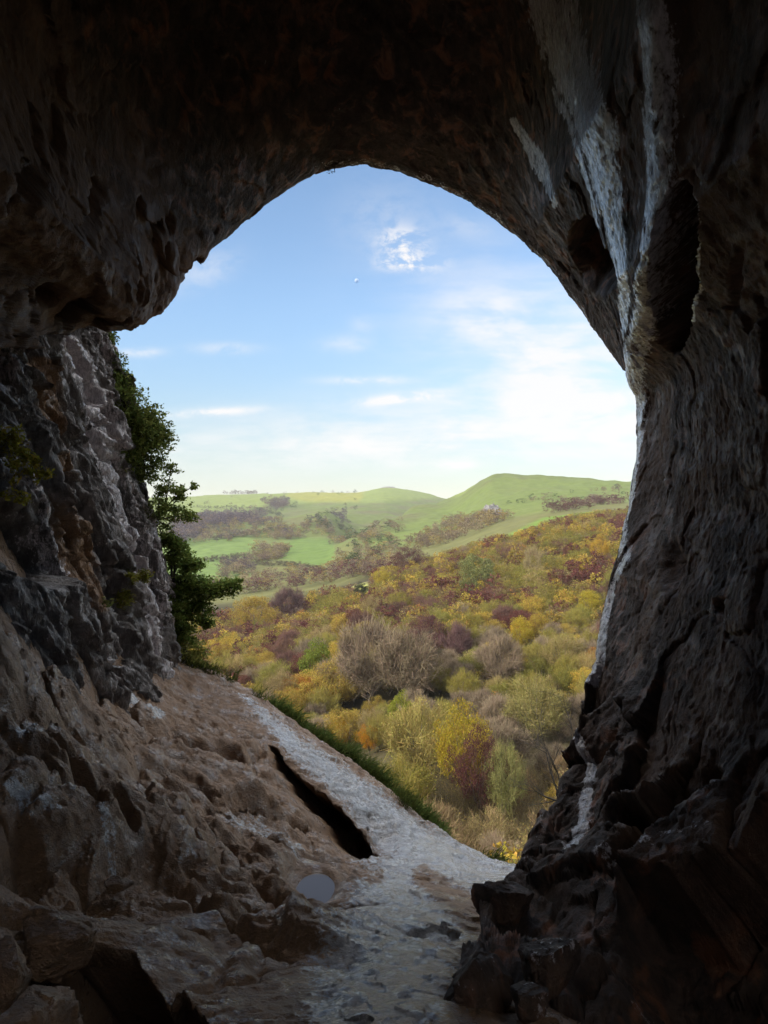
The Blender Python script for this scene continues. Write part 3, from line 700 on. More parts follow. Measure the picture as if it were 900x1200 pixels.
# colours of crowns (base colours)
PAL = {
    'ochre':  ('leafy', [(0.36, 0.255, 0.055), (0.33, 0.24, 0.055), (0.38, 0.27, 0.05)], 'ochre leafed tree'),
    'yellow': ('leafy', [(0.41, 0.30, 0.06), (0.39, 0.275, 0.055)], 'golden yellow tree'),
    'rust':   ('leafy', [(0.36, 0.185, 0.05), (0.40, 0.19, 0.04)], 'rust orange tree'),
    'olive':  ('haze', [(0.23, 0.195, 0.045), (0.25, 0.21, 0.055), (0.20, 0.185, 0.045)], 'thin olive green tree'),
    'straw':  ('haze', [(0.31, 0.235, 0.095), (0.28, 0.22, 0.085), (0.27, 0.205, 0.095)], 'straw coloured hazy tree'),
    'grey':   ('bare', [(0.22, 0.168, 0.115), (0.20, 0.155, 0.105), (0.235, 0.18, 0.12)], 'bare grey twiggy tree'),
    'mauve':  ('bare', [(0.17, 0.092, 0.072), (0.185, 0.105, 0.075), (0.155, 0.085, 0.068)], 'mauve brown twiggy tree'),
    'brown':  ('bare', [(0.20, 0.14, 0.075), (0.21, 0.15, 0.08)], 'bare brown twiggy tree'),
    'maroon': ('leafy', [(0.14, 0.056, 0.045), (0.155, 0.066, 0.05)], 'dark red brown tree'),
    'green':  ('dense', [(0.135, 0.165, 0.035), (0.15, 0.17, 0.04)], 'green leafed tree'),
}
# the mouth of the cave as the camera sees it: what stands outside this shows nothing
MOUTH = [(r_[0], r_[1]) for r_ in RIM if r_[0] > 120] + [(140,420),(165,480),(195,540),(215,600),(225,680),(215,760),(250,790),(300,816),(350,851),(400,886),(450,921),(500,961),(550,994),(600,1011),(612,1000)]
MOUTH = [p for p in MOUTH if not (p[1] > 1005 and p[0] < 600)]
def in_mouth(px_, py_, margin=0):
    return poly_sdf(np.atleast_1d(np.asarray(px_, float)), np.atleast_1d(np.asarray(py_, float)), MOUTH) > -margin

# specimen trees that the photo picks out: px, py of the crown's middle, distance, crown width in px, colour, label
SPEC = [
    (559, 668, 205, 42, 'green', (0.19, 0.20, 0.07), 'round olive green tree standing alone in dome shape on the slope', 0.95),
    (372, 771, 135, 44, 'green', (0.16, 0.19, 0.03), 'bright green leafy tree beside the grey twiggy trees', 0.95),
    (562, 888, 72, 62, 'maroon', (0.105, 0.045, 0.04), 'dark red brown tree low in the wood under a yellow crown', 1.1),
    (545, 855, 76, 60, 'yellow', (0.33, 0.25, 0.03), 'yellow green tree just above the dark red brown tree', 1.0),
    (490, 872, 82, 92, 'straw', (0.29, 0.235, 0.075), 'tall pale straw coloured tree close above the grass bank', 1.25),
    (433, 862, 100, 24, 'yellow', (0.42, 0.20, 0.02), 'small orange tree close above the grass bank', 1.0),
    (398, 850, 105, 22, 'yellow', (0.45, 0.26, 0.02), 'small golden tree close above the grass bank', 1.0),
    (470, 828, 98, 32, 'green', (0.24, 0.25, 0.035), 'small lime green tree below the grey twiggy trees', 1.0),
    (590, 893, 70, 54, 'olive', (0.20, 0.195, 0.07), 'olive green tree beside the dark red brown tree', 1.1),
    (585, 770, 120, 60, 'grey', (0.22, 0.165, 0.11), 'broad grey brown dome of bare twigs in the middle wood', .95),
    (430, 765, 122, 84, 'grey', (0.23, 0.175, 0.12), 'wide bare grey tree beside the bright green tree', 1.0),
    (480, 775, 118, 80, 'grey', (0.21, 0.16, 0.105), 'bare grey tree with dark twigs below the mauve trees', 1.0),
    (630, 835, 92, 80, 'olive', (0.22, 0.19, 0.07), 'olive haze tree behind the black bare tree', 1.1),
    (625, 655, 215, 22, 'straw', (0.30, 0.24, 0.12), 'pale slender birch with a white stem on the upper slope', 1.5),
    (702, 638, 220, 22, 'yellow', (0.42, 0.27, 0.04), 'orange yellow tree close to the pale edge of the cave wall', 1.0),
    (448, 674, 255, 20, 'yellow', (0.38, 0.30, 0.04), 'yellow tree at the end of the small meadow', 0.9),
    (423, 690, 250, 18, 'green', (0.06, 0.065, 0.03), 'dark green bush standing in the small meadow', 0.8),
    (340, 706, 230, 40, 'mauve', (0.15, 0.09, 0.085), 'mauve twiggy tree below the small meadow', 1.0),
    (300, 715, 215, 46, 'yellow', (0.33, 0.235, 0.05), 'broad golden ochre tree next to the cliff bushes', .9),
    (478, 652, 290, 34, 'maroon', (0.12, 0.055, 0.05), 'dark red brown tree on the upper edge of the wood', .8),
    (610, 735, 150, 32, 'yellow', (0.38, 0.29, 0.035), 'yellow tree in the middle wood above the bare dome', 0.9),
    (690, 705, 170, 34, 'yellow', (0.36, 0.29, 0.035), 'bright yellow tree touching the dark cave wall', .9),
    (500, 735, 150, 44, 'maroon', (0.125, 0.06, 0.055), 'red brown tree in the middle wood', .85),
    (535, 745, 145, 40, 'mauve', (0.15, 0.085, 0.08), 'mauve twiggy tree in the middle wood', .85),
]
trees = []      # dict(x,y,z,h,w,kind,col,label)
def add_tree(x, y, h, w, kind, col, label=None, spec=False):
    z = float(ground_z(np.array([x]), np.array([y]))[0])
    trees.append(dict(x=x, y=y, z=z - 0.2, h=h, w=w, kind=kind, col=col, label=label, spec=spec))
for (a_, b_, d_, wpx, kind, cc_, lab, asp) in SPEC:
    c_ = P(a_, b_, d_); w_ = wpx * d_ / F; h_ = w_ * asp
    gz_ = float(ground_z(np.array([c_[0]]), np.array([c_[1]]))[0])
    top = c_[2] + 0.5 * w_ * asp
    h_ = max(h_, top - gz_)
    trees.append(dict(x=c_[0], y=c_[1], z=top - h_, h=h_, w=w_, kind=kind, col=cc_, label=lab, spec=True))
# the rest: a jittered scatter, denser and smaller crowns towards the upper slope
cand = []
yv = 40.0
while yv < 345:
    sp = 3.25 + 1.3 * (1 - smooth(70, 150, np.array(yv))) - 0.6 * smooth(200, 320, np.array(yv)) 
    xs = np.arange(-0.42 * yv, 0.56 * yv, sp)
    for xv in xs:
        cand.append((xv + random.uniform(-.45, .45) * sp, yv + random.uniform(-.45, .45) * sp, sp))
    yv += sp * 1.0
cand = np.array(cand)
cz = ground_z(cand[:, 0], cand[:, 1]); cq = np.c_[cand[:, 0], cand[:, 1], 0 * cz]
s1 = fbm(cq / 26.0 + 11, 3); s2 = fbm(cq / 16.0 + 31, 3); s3 = rng.uniform(-1, 1, len(cand)); sz = fbm(cq / 30.0 + 51, 2)
cpx, cpy = topix(np.c_[cand[:, :2], cz + 4])
mead = np.maximum.reduce([poly_sdf(cpx, cpy + 14, p) for p in ([(345,690),(350,682),(400,679),(436,682),(434,699),(350,704)], [(640,604),(700,592),(760,580),(760,600),(690,612),(640,624),(600,640),(570,640)])])
limit = np.interp(cpx, [150, 300, 345, 420, 470, 520, 585, 660, 740], [260, 265, 262, 300, 320, 335, 335, 340, 350])
for i in range(len(cand)):
    x, y, sp = cand[i]
    if y > limit[i] or (mead[i] > -1 and y > 180): continue
    seen_ = bool(in_mouth(cpx[i], cpy[i], 14)[0])
    if not seen_ and not in_mouth(cpx[i], cpy[i], 170)[0]: continue
    if any(abs(t['x'] - x) < 0.42 * t['w'] and abs(t['y'] - y) < 0.42 * t['w'] for t in trees if t['spec']): continue
    if any(t['spec'] and y < t['y'] and abs(cpx[i] - (450 + t['x'] / t['y'] * F)) < 0.42 * t['w'] / t['y'] * F + 0.4 * sp / y * F and (600 - (cz[i] + 1.3 * sp) / y * F) < (600 - (t['z'] + .35 * t['h']) / t['y'] * F) for t in trees): continue
    # in front of a specimen's crown: keep low
    t = s1[i] + 0.35 * s3[i]; upper = float(smooth(110, 170, np.array(y)))
    lft = float(1 - smooth(300, 360, np.array(cpx[i])))
    if t > 0.16 and upper > 0.4: kind = 'mauve' if s2[i] + .3 * s3[i] < 0.12 else 'maroon'
    elif t < -0.18: kind = 'grey' if upper < 0.9 and random.random() < .75 else 'olive'
    else:
        kind = random.choices(['ochre', 'yellow', 'rust', 'olive', 'straw', 'grey', 'mauve'], [3.2 + 2 * lft, .9, .3, 3.4, 1.8, 1.3 * (1 - upper) + .3, .9 * upper])[0]
    if y < 110 and kind in ('yellow', 'ochre') and random.random() < .8: kind = random.choice(['olive', 'straw', 'straw', 'grey'])
    if y < 78: kind = random.choices(['olive', 'straw', 'brown', 'grey', 'ochre'], [2.0, 2, 2.5, 1.0, .8])[0]
    c_ = random.choice(PAL[kind][1]); k_ = random.uniform(0.82, 1.18)
    w = sp * random.uniform(1.1, 2.1) * (1 + 0.25 * sz[i]); h = w * random.uniform(0.8, 1.15)
    w *= 0.72 + 0.28 * float(smooth(90, 130, np.array(y))); h = w * random.uniform(.85, 1.25)
    add_tree(x, y, max(h, 3.2), w, kind, tuple(q_ * k_ for q_ in c_)); trees[-1]['out'] = not seen_
for t in trees:
    t['px'] = 450 + t['x'] / t['y'] * F; t['py'] = 600 - (t['z'] + t['h'] * 0.6) / t['y'] * F; t['size'] = t['w'] / t['y'] * F
trees.sort(key=lambda t: (not t['spec'], t.get('out', False), -t['size']))
N_THING = 280
# landmark-based labels: every tree is told apart by its look, the nearest landmark and its order from it
MARKS = [(559, 668, 'the round olive tree'), (372, 771, 'the bright green tree'), (562, 888, 'the dark red brown tree'), (390, 690, 'the small meadow'), (250, 700, 'the cliff bushes'), (360, 840, 'the grass bank'), (650, 880, 'the black bare tree'), (690, 800, 'the lower cave wall'), (712, 680, 'the pale edged cave wall'), (625, 655, 'the slender birch'), (660, 600, 'the bright hill pasture'), (585, 770, 'the broad bare dome'), (500, 735, 'the middle red brown tree'), (490, 872, 'the tall straw tree'), (478, 652, 'the upper red brown tree'), (455, 770, 'the wide bare grey trees')]
ORD = ['nearest', 'second nearest', 'third nearest', 'fourth nearest', 'fifth nearest', 'sixth nearest', 'seventh nearest', 'eighth nearest', 'ninth nearest', 'tenth nearest', 'eleventh nearest', 'twelfth nearest', 'thirteenth nearest', 'fourteenth nearest', 'fifteenth nearest']
bucket = {}
for t in trees[:N_THING]:
    if t['spec']: continue
    mk = min(MARKS, key=lambda q_: math.hypot(q_[0] - t['px'], q_[1] - t['py']))
    rel = 'uphill of' if t['py'] < mk[1] - 8 else 'downhill of' if t['py'] > mk[1] + 8 else 'level with'
    bucket.setdefault((t['kind'], mk[2], rel), []).append((math.hypot(mk[0] - t['px'], mk[1] - t['py']), id(t), t))
for (kd, mk, rel), lst in bucket.items():
    lst.sort(key=lambda q_: q_[:2])
    for i, (_, _, t) in enumerate(lst):
        t['label'] = f"{PAL[kd][2]}, {ORD[min(i, 14)]} of its colour {rel} {mk}"
KINDNAME = {'leafy': 'autumn_tree', 'haze': 'autumn_tree', 'bare': 'bare_tree', 'dense': 'leafy_tree'}
for t in trees[:N_THING]:
    kd = PAL[t['kind']][0]; cm, tm = random.choice(VAR[kd])
    e = empty(KINDNAME[kd], (t['x'], t['y'], t['z']), t['label'], 'tree', 'trees of the autumn wood on the valley slope')
    e.rotation_euler = (0, 0, random.uniform(0, 6.28)); e.scale = (t['w'] * random.uniform(.92, 1.08), t['w'], t['h'])
    c = link('crown', cm, e); c.color = (*[q_ * 0.78 for q_ in t['col']], 1)
    if t['size'] > 22: link('trunk', tm, e)
# remaining trees of the wood, the smallest in view, as one mass
rest = trees[N_THING:]
low = {}
for kd, kw in (('leafy', dict(n_clump=34, n_leaf=700, n_twig=30, leaf=0.072, rad=.5, base=.14)), ('haze', dict(n_clump=40, n_leaf=500, n_twig=700, leaf=0.05, rad=.5, base=.14)), ('bare', dict(n_clump=40, n_leaf=40, n_twig=1300, leaf=0.04, rad=.5, base=.14)), ('dense', dict(n_clump=40, n_leaf=900, n_twig=0, leaf=0.08, rad=.5, base=.08))):
    low[kd] = [make_tree(s, **kw)[0] for s in (21, 22, 23)]
def merge_trees(name, lst, src, label):
    vs, fs, cs = [], [], []; o = 0
    for t in lst:
        v, f, _ = random.choice(src[PAL[t['kind']][0]])
        a = random.uniform(0, 6.28); ca, sa = math.cos(a), math.sin(a)
        w = np.c_[(v[:, 0] * ca - v[:, 1] * sa) * t['w'] + t['x'], (v[:, 0] * sa + v[:, 1] * ca) * t['w'] + t['y'], v[:, 2] * t['h'] + t['z']]
        vs.append(w); fs.append(f + o); o += len(v); cs.append(np.tile(np.array(t['col']) * 0.78, (len(v), 1)))
    ob = link(name, mesh_np(name, np.concatenate(vs), np.concatenate(fs), M_LEAFV, False, {'col': np.concatenate(cs)}))
    return tag(ob, label, kind='stuff')
if rest: merge_trees('woods', rest, low, 'small autumn trees massed on the upper slope')
print('trees', len(trees), 'rest', len(rest))

# hedges, scrub and copses on the far hills
tiny = {kd: [make_tree(s, n_clump=14, n_leaf=(240 if kd != 'bare' else 150), n_twig=(0 if kd in ('leafy', 'dense') else 160), leaf=0.085, rad=.55, base=.05)[0] for s in (31, 32)] for kd in ('leafy', 'haze', 'bare', 'dense')}
for kd in tiny:
    tiny[kd] = tiny[kd]
scrub = []
def scatter(poly, d0, d1, n, kinds, size, thr=-9.0, seed=0):
    """trees on the land whose canopy is seen in this outline between two distances"""
    rr = np.random.default_rng(seed); got = 0
    xs = [p[0] for p in poly]
    for _ in range(n * 40):
        if got >= n: break
        d = math.exp(rr.uniform(math.log(d0), math.log(d1))); u = (rr.uniform(min(xs), max(xs)) - 450) / F
        x = u * d; z = float(ground_z(np.array([x]), np.array([d]))[0])
        px_, py_ = 450 + u * F, 600 - z / d * F
        if poly_sdf(np.array([px_]), np.array([py_]), poly)[0] < 0: continue
        if thr > -5 and perlin(np.array([[x / 45.0, d / 45.0, 3.3]]))[0] < thr: continue
        got += 1
        w = size * rr.uniform(0.6, 1.3); kd, c_ = kinds[rr.integers(len(kinds))]
        k_ = rr.uniform(.8, 1.2)
        scrub.append(dict(x=x, y=d, z=z - .4, w=w, h=w * rr.uniform(.7, 1.0), kind=kd, col=tuple(q_ * k_ for q_ in c_)))
MV = ('mauve', (0.115, 0.085, 0.095)); BR = ('mauve', (0.17, 0.12, 0.09)); OC = ('ochre', (0.25, 0.19, 0.07)); DG = ('green', (0.07, 0.09, 0.035)); ST = ('straw', (0.24, 0.19, 0.11))
scatter([(205,612),(240,606),(300,600),(318,597),(306,610),(275,617),(245,622),(215,640),(200,640)], 700, 1500, 420, [MV, MV, BR], 13, seed=1)
scatter([(215,622),(290,612),(330,610),(340,630),(300,632),(230,638)], 450, 1100, 240, [ST, BR, OC, MV], 9, seed=2)
scatter([(308,588),(338,586),(336,594),(322,600)], 1000, 1700, 80, [MV, BR], 12, seed=3)
scatter([(300,640),(330,620),(380,610),(395,630),(340,640),(330,660),(300,660),(290,650)], 450, 1000, 200, [ST, BR, OC], 8, thr=0.0, seed=4)
scatter([(380,625),(470,610),(470,660),(400,665)], 400, 900, 170, [ST, OC, BR, DG], 8, thr=-.1, seed=5)
scatter([(360,606),(405,600),(410,622),(360,625)], 700, 1500, 60, [DG, MV], 9, thr=.1, seed=6)
scatter([(255,664),(300,655),(300,670),(260,680)], 380, 700, 70, [BR, MV, ST], 8, seed=7)
scatter([(470,640),(520,612),(560,604),(600,606),(560,625),(500,645)], 380, 700, 190, [OC, BR, ST], 8, seed=8)
scatter([(225,684),(300,676),(350,668),(460,655),(470,672),(350,690),(225,705)], 300, 480, 190, [OC, BR, ST, ('maroon', (0.13, 0.06, 0.055))], 8, seed=9)
scatter([(640,596),(700,586),(735,580),(735,590),(690,597),(640,603)], 340, 600, 90, [('maroon', (0.12, 0.06, 0.05)), BR], 7, seed=10)
scatter([(590,590),(720,570),(735,582),(640,600)], 450, 900, 40, [ST, BR, DG], 6, thr=.1, seed=11)
scatter([(205,585),(420,573),(420,600),(205,605)], 900, 1900, 60, [DG, BR], 8, thr=.15, seed=12)
# hedge lines across the fields
def hedge(pts, n, size, cols, seed):
    rr = np.random.default_rng(seed)
    for i in range(n):
        t = i / (n - 1) * (len(pts) - 1); k = min(int(t), len(pts) - 2); f = t - k
        q0 = np.array(pts[k]); q1 = np.array(pts[k + 1]); q_ = q0 + (q1 - q0) * f
        d = q_[2]; x = (q_[0] - 450) / F * d + rr.normal() * size * .25; z = float(ground_z(np.array([x]), np.array([d]))[0])
        w = size * rr.uniform(.7, 1.3)
        scrub.append(dict(x=x, y=d, z=z - .3, w=w, h=w * .8, kind='mauve', col=cols[rr.integers(len(cols))]))
hedge([(300,0,560),(345,0,520),(385,0,450)], 60, 5, [(0.11, 0.08, 0.06), (0.10, 0.09, 0.05)], 1)
hedge([(225,0,1250),(300,0,1250),(330,0,1180)], 60, 7, [(0.09, 0.09, 0.05)], 2)
hedge([(250,0,760),(285,0,800),(320,0,820)], 50, 6, [(0.10, 0.085, 0.05)], 3)
hedge([(240,0,600),(290,0,620)], 30, 6, [(0.11, 0.08, 0.06)], 4)
hedge([(265,0,1650),(290,0,1640),(300,0,1690)], 24, 11, [(0.16, 0.12, 0.09)], 5)
merge_trees('hillside_scrub', scrub, tiny, 'hedges, copses and thorn scrub dotted over the far hills')

# ------------------------------------------------------------------ bushes on the cliff, each rooted on the rock
M_BUSH = leaf_mat('cliff_leaf', trans=0.5, var=0.5)
M_STEM = plain_mat('bush_stem', (0.05, 0.042, 0.033, 1), scale=20)
def cliff_bush(name, label, cat, root, clumps, n, leaf, colr, group=None, twigs=0, asp=1.25, droop=0.0, seed=0, stem_r=0.02):
    """clumps: (px, py, rx_px, ry_px, depth). leaves fill each clump, stems reach it from the root"""
    r = np.random.default_rng(seed)
    root = np.array(root, float)
    e = empty(name, root, label, cat, group)
    areas = np.array([c[2] * c[3] for c in clumps], float); areas /= areas.sum()
    vs, fs, o = [], [], 0; segs = []; ts0, ts1 = [], []
    for c, a in zip(clumps, areas):
        ctr = P(c[0], c[1], c[4]); s = c[4] / F; R = 1.15 * np.array([c[2] * s, max(c[2], c[3]) * s * 0.9, c[3] * s])
        k = max(6, int(n * a * 2.3))
        # sprays: sub-clusters through the clump with gaps between
        ns = max(4, k // 26); sc = unit(r.normal(size=(ns, 3))) * (r.uniform(0.15, 1, (ns, 1)) ** 0.5) * R + ctr
        j = r.integers(0, ns, k)
        p = sc[j] + r.normal(size=(k, 3)) * np.array([1, 1, 0.55]) * (0.15 * R.mean() + 0.02)
        p[:, 2] -= droop * r.uniform(0, 1, k) * R[2]
        nn = unit(r.normal(size=(k, 3)) + np.array([0, 0, 0.9]))
        v, f = quads(p - root, nn, leaf * .85 * r.uniform(.55, 1.4, k), asp, r)
        vs.append(v); fs.append(f + o); o += len(v)
        mid = (root + ctr) / 2 + np.array([0, 0, -0.05]) + r.normal(size=3) * 0.06
        segs.append((root * 0, mid - root, stem_r, stem_r * .7)); segs.append((mid - root, ctr - root, stem_r * .7, stem_r * .4))
        for q_ in sc[:: 2]:
            segs.append((ctr - root, q_ - root, stem_r * .35, stem_r * .12))
    cr = link('foliage', mesh_np(name + '_foliage', np.concatenate(vs), np.concatenate(fs), M_BUSH, False), e); cr.color = (colr[0] * 1.9, colr[1] * 1.6, colr[2] * 1.6, 1)
    tv, tf_ = tubes(segs, 4)
    link('stem', mesh_np(name + '_stem', tv, tf_, M_STEM, True), e)
    return e
GB = 'bushes on the outer edge of the rock wall'
cliff_bush('ivy', 'thin strand of ivy on the rock edge just under the overhang', 'ivy', P(128,420,13.3), [(130,398,5,12,13.4),(137,425,8,14,13.4),(143,447,10,14,13.4)], 700, 0.055, (0.085, 0.128, 0.034), GB, seed=1)
cliff_bush('bush', 'dense dark bush spreading from the upper rock edge', 'bush', P(140,490,13.2), [(148,475,18,28,13.3),(160,505,22,26,13.2),(178,492,14,18,13.5),(182,522,15,20,13.6),(150,530,14,20,13.0),(170,548,16,18,13.4),(192,508,9,12,13.7)], 4200, 0.065, (0.102, 0.145, 0.041), GB, seed=2, stem_r=.03)
cliff_bush('bush', 'open leggy bush with sky showing between its sprays', 'bush', P(180,610,13.3), [(196,575,12,12,13.6),(212,580,10,10,13.8),(206,602,18,10,13.8),(222,604,10,7,14.0),(190,625,12,12,13.5),(226,570,6,5,14.0),(185,595,10,16,13.3),(200,552,8,8,13.7)], 1500, 0.06, (0.093, 0.136, 0.037), GB, seed=3, stem_r=.02)
cliff_bush('bush', 'broad dark green bush with a long branch reaching out over the wood', 'bush', P(195,710,13.3), [(206,650,14,16,13.5),(222,662,14,10,13.7),(215,685,20,16,13.6),(240,690,22,11,13.8),(264,688,16,9,14.0),(276,684,7,8,14.1),(206,715,14,20,13.4),(228,715,18,14,13.7),(215,742,14,14,13.5),(240,730,8,6,13.8),(200,635,10,10,13.5)], 6200, 0.062, (0.093, 0.145, 0.037), GB, seed=4, stem_r=.035)
cliff_bush('bush', 'pale straggly shrub below the broad dark green bush', 'bush', P(212,780,13.2), [(218,762,14,14,13.4),(236,762,10,12,13.7),(228,780,16,9,13.6)], 900, 0.05, (0.170, 0.204, 0.060), GB, seed=5, stem_r=.012)
# plants on the wall face
def wall_pt(px_, py_, d): 
    p = P(px_, py_, d); return p
GP = 'small plants rooted in the wall face'
cliff_bush('fern', 'yellow green leafy clump hanging high on the near wall', 'fern', P(-8,520,8.25), [(12,512,14,14,8.15),(30,535,12,10,8.2),(10,548,12,14,8.0),(45,553,11,9,8.25),(28,583,5,8,8.2),(5,570,6,8,7.95)], 520, 0.05, (0.145, 0.15, 0.025), GP, asp=1.7, droop=.5, seed=6, stem_r=.006)
cliff_bush('fern', 'small bright fern in a crack low on the streaked wall', 'fern', P(150,690,11.6), [(155,672,8,8,11.5),(146,698,8,9,11.4),(170,672,6,7,11.9)], 380, 0.05, (0.12, 0.135, 0.03), GP, asp=1.7, droop=.5, seed=7, stem_r=.006)
cliff_bush('fern', 'dull green fern tuft where the wall meets the floor slope', 'fern', P(112,738,10.3), [(118,705,8,6,10.5),(102,735,9,7,10.0)], 110, 0.07, (0.07, 0.085, 0.03), GP, asp=1.7, droop=.4, seed=8, stem_r=.005)
# ivy sprig on the roof of the arch
cliff_bush('dead_sprig', 'small dead sprig hanging from the top of the arch', 'twig', P(391,190,12.3), [(384,199,4,2,12.3)], 10, 0.03, (0.03, 0.025, 0.02), None, seed=9, stem_r=.008)

# ------------------------------------------------------------------ grass on the bank beyond the sill
def blades(name, pts, n_per, h, mat, kindlabel, colr, seed, spread=0.12, lean=(0.1, 0.1, 0)):
    r = np.random.default_rng(seed); p0 = np.repeat(pts, n_per, 0); n = len(p0)
    p0 = p0 + r.normal(size=(n, 3)) * np.array([spread, spread, .02])
    d = unit(r.normal(size=(n, 3)) * 0.45 + np.array([0, 0, 1]) + np.array(lean)); L_ = (h * (0.8 + 0.9 * fbm(p0 * 2.6, 3)) * r.uniform(.4, 1.4, n))[:, None]
    p1 = p0 + d * L_ * .6; p2 = p1 + unit(d + np.array([.35, .1, -.55]) * r.uniform(0.3, 1.3, (n, 1))) * L_ * .5
    v1, f1_ = ribbons(p0, p1, np.full(n, .014), np.full(n, .012), r); v2, f2_ = ribbons(p1, p2, np.full(n, .012), np.full(n, .003), r)
    o = link(name, mesh_np(name, np.r_[v1, v2], np.r_[f1_, f2_ + len(v1)], mat, False)); o.color = (*colr, 1)
    return tag(o, kindlabel, kind='stuff')
rg = np.random.default_rng(5); gp = []
for i in range(900):
    t = rg.uniform(0, 1); a_ = np.interp(t, [0, .2, .45, .7, 1], [285, 330, 390, 440, 492]); ridge = np.interp(a_, [250,300,350,400,450,500], [791,816,851,886,921,961])
    d_ = np.interp(a_, [250,300,350,400,450,500], [14.2,13.9,13.6,13.3,13.0,12.6]) + rg.uniform(0.15, 1.0)
    q_ = P(a_, ridge, d_); z_ = floor_z(q_[0] * 1, q_[1])
    gp.append([q_[0], q_[1], z_])
gp = np.array(gp)
# turf bank under the grass
cl = np.array([[np.interp(s_, [285, 492], [285, 492])] for s_ in np.linspace(280, 496, 90)])[:, 0]
rows = []
for s_ in cl:
    ridge = np.interp(s_, [250,300,350,400,450,500], [791,816,851,886,921,961]); d0 = np.interp(s_, [250,300,350,400,450,500], [14.2,13.9,13.6,13.3,13.0,12.6])
    q_ = P(s_, ridge, d0); hgt = 0.30 * math.sin(math.pi * (s_ - 280) / 216.0) ** 0.6 if 280 < s_ < 496 else 0
    row = []
    for k, a_ in enumerate(np.linspace(0, math.pi, 12)):
        rr_ = 0.55; x_ = q_[0] + 0.30 + (0.55 - rr_ * math.cos(a_)) * 0.35; y_ = q_[1] + 0.25 + (1 - math.cos(a_)) * 0.45
        zb = floor_z(x_, y_)
        row.append([x_, y_, max(zb, -20) - .1 + (hgt + .1) * math.sin(a_) ** .7 + (0.12 * math.sin(a_))])
    rows.append(row)
BK = np.array(rows).reshape(-1, 3); BK[:, 2] += 0.05 * fbm(BK * 4.0, 3)
M_TURF = plain_mat('turf', (0.045, 0.06, 0.018, 1), scale=14)
bk = link('grass_bank', mesh_np('grass_bank', BK, grid_faces(len(cl), 12), M_TURF, True)); tag(bk, 'turf bank along the outer edge of the sill', kind='structure')
bp = np.array(rows)[:, 1:11].reshape(-1, 3); bp = bp[fbm(bp * 2.2 + 8, 3) > -0.18]
M_GRASS = leaf_mat('grass_blade', trans=0.3, var=.4)
blades('grass', bp, 18, 0.27, M_GRASS, 'long green grass growing along the outer bank', (0.13, 0.175, 0.05), 3, spread=.05, lean=(.35, .1, -.1))
# tufts at the foot of the cliff and on the sill
tp_ = []
for (a_, b_) in [(205,770),(215,778),(225,784),(238,788),(252,790),(198,762),(230,776),(190,775),(245,782),(268,797),(580,1005),(588,1007),(572,1003),(470,935),(478,942),(300,816)]:
    q_ = P(a_, b_, 13.6 if b_ < 900 else 12.3); z_ = floor_z(q_[0], q_[1]); tp_.append([q_[0], q_[1], z_])
tuft = blades('grass_tufts', np.array(tp_), 60, 0.26, M_GRASS, 'tufts of grass along the foot of the cliff and the sill', (0.09, 0.11, 0.03), 4, spread=.10, lean=(.2, 0, 0))

# ------------------------------------------------------------------ the black bare tree beyond the sill and scrub below it
def branch_tree(root, tips, r0, seed, sub=5):
    r = np.random.default_rng(seed); segs = []
    def grow(p, d, L_, rad, lev):
        n = 3
        for k in range(n):
            d = unit(d + r.normal(size=3) * 0.14 + np.array([0, 0, .05])); p1 = p + d * L_ / n; r1 = rad * 0.84
            segs.append((p, p1, rad, r1)); p, rad = p1, r1
            if lev < sub:
                for _ in range(1 if k < n - 1 else 2):
                    grow(p, unit(d + r.normal(size=3) * 0.55), L_ * r.uniform(.5, .72), rad * .62, lev + 1)
    for tip in tips:
        d = np.array(tip) - np.array(root); grow(np.array(root, float), unit(d), np.linalg.norm(d) * .62, r0, 1)
    return segs
rt = P(662, 945, 27); tips = [P(a_, b_, 27 + c_) - rt for a_, b_, c_ in ((668, 835, .4), (640, 862, -.5), (604, 858, .3), (615, 905, 0), (690, 820, .6))]
bt = empty('bare_tree', rt, 'black bare tree with spread thin branches close beside the cave wall', 'tree')
gz_ = float(ground_z(np.array([rt[0]]), np.array([rt[1]]))[0]) - rt[2]
tv, tf_ = tubes([((0.25, 0, gz_), (0, 0, 0), 0.09, 0.06)], 8); link('trunk', mesh_np('black_trunk', tv, tf_, M_STEM), bt)
tv, tf_ = tubes(branch_tree((0, 0, 0), tips, 0.042, 3, 4), 4); link('crown', mesh_np('black_crown', tv, tf_, M_STEM), bt)
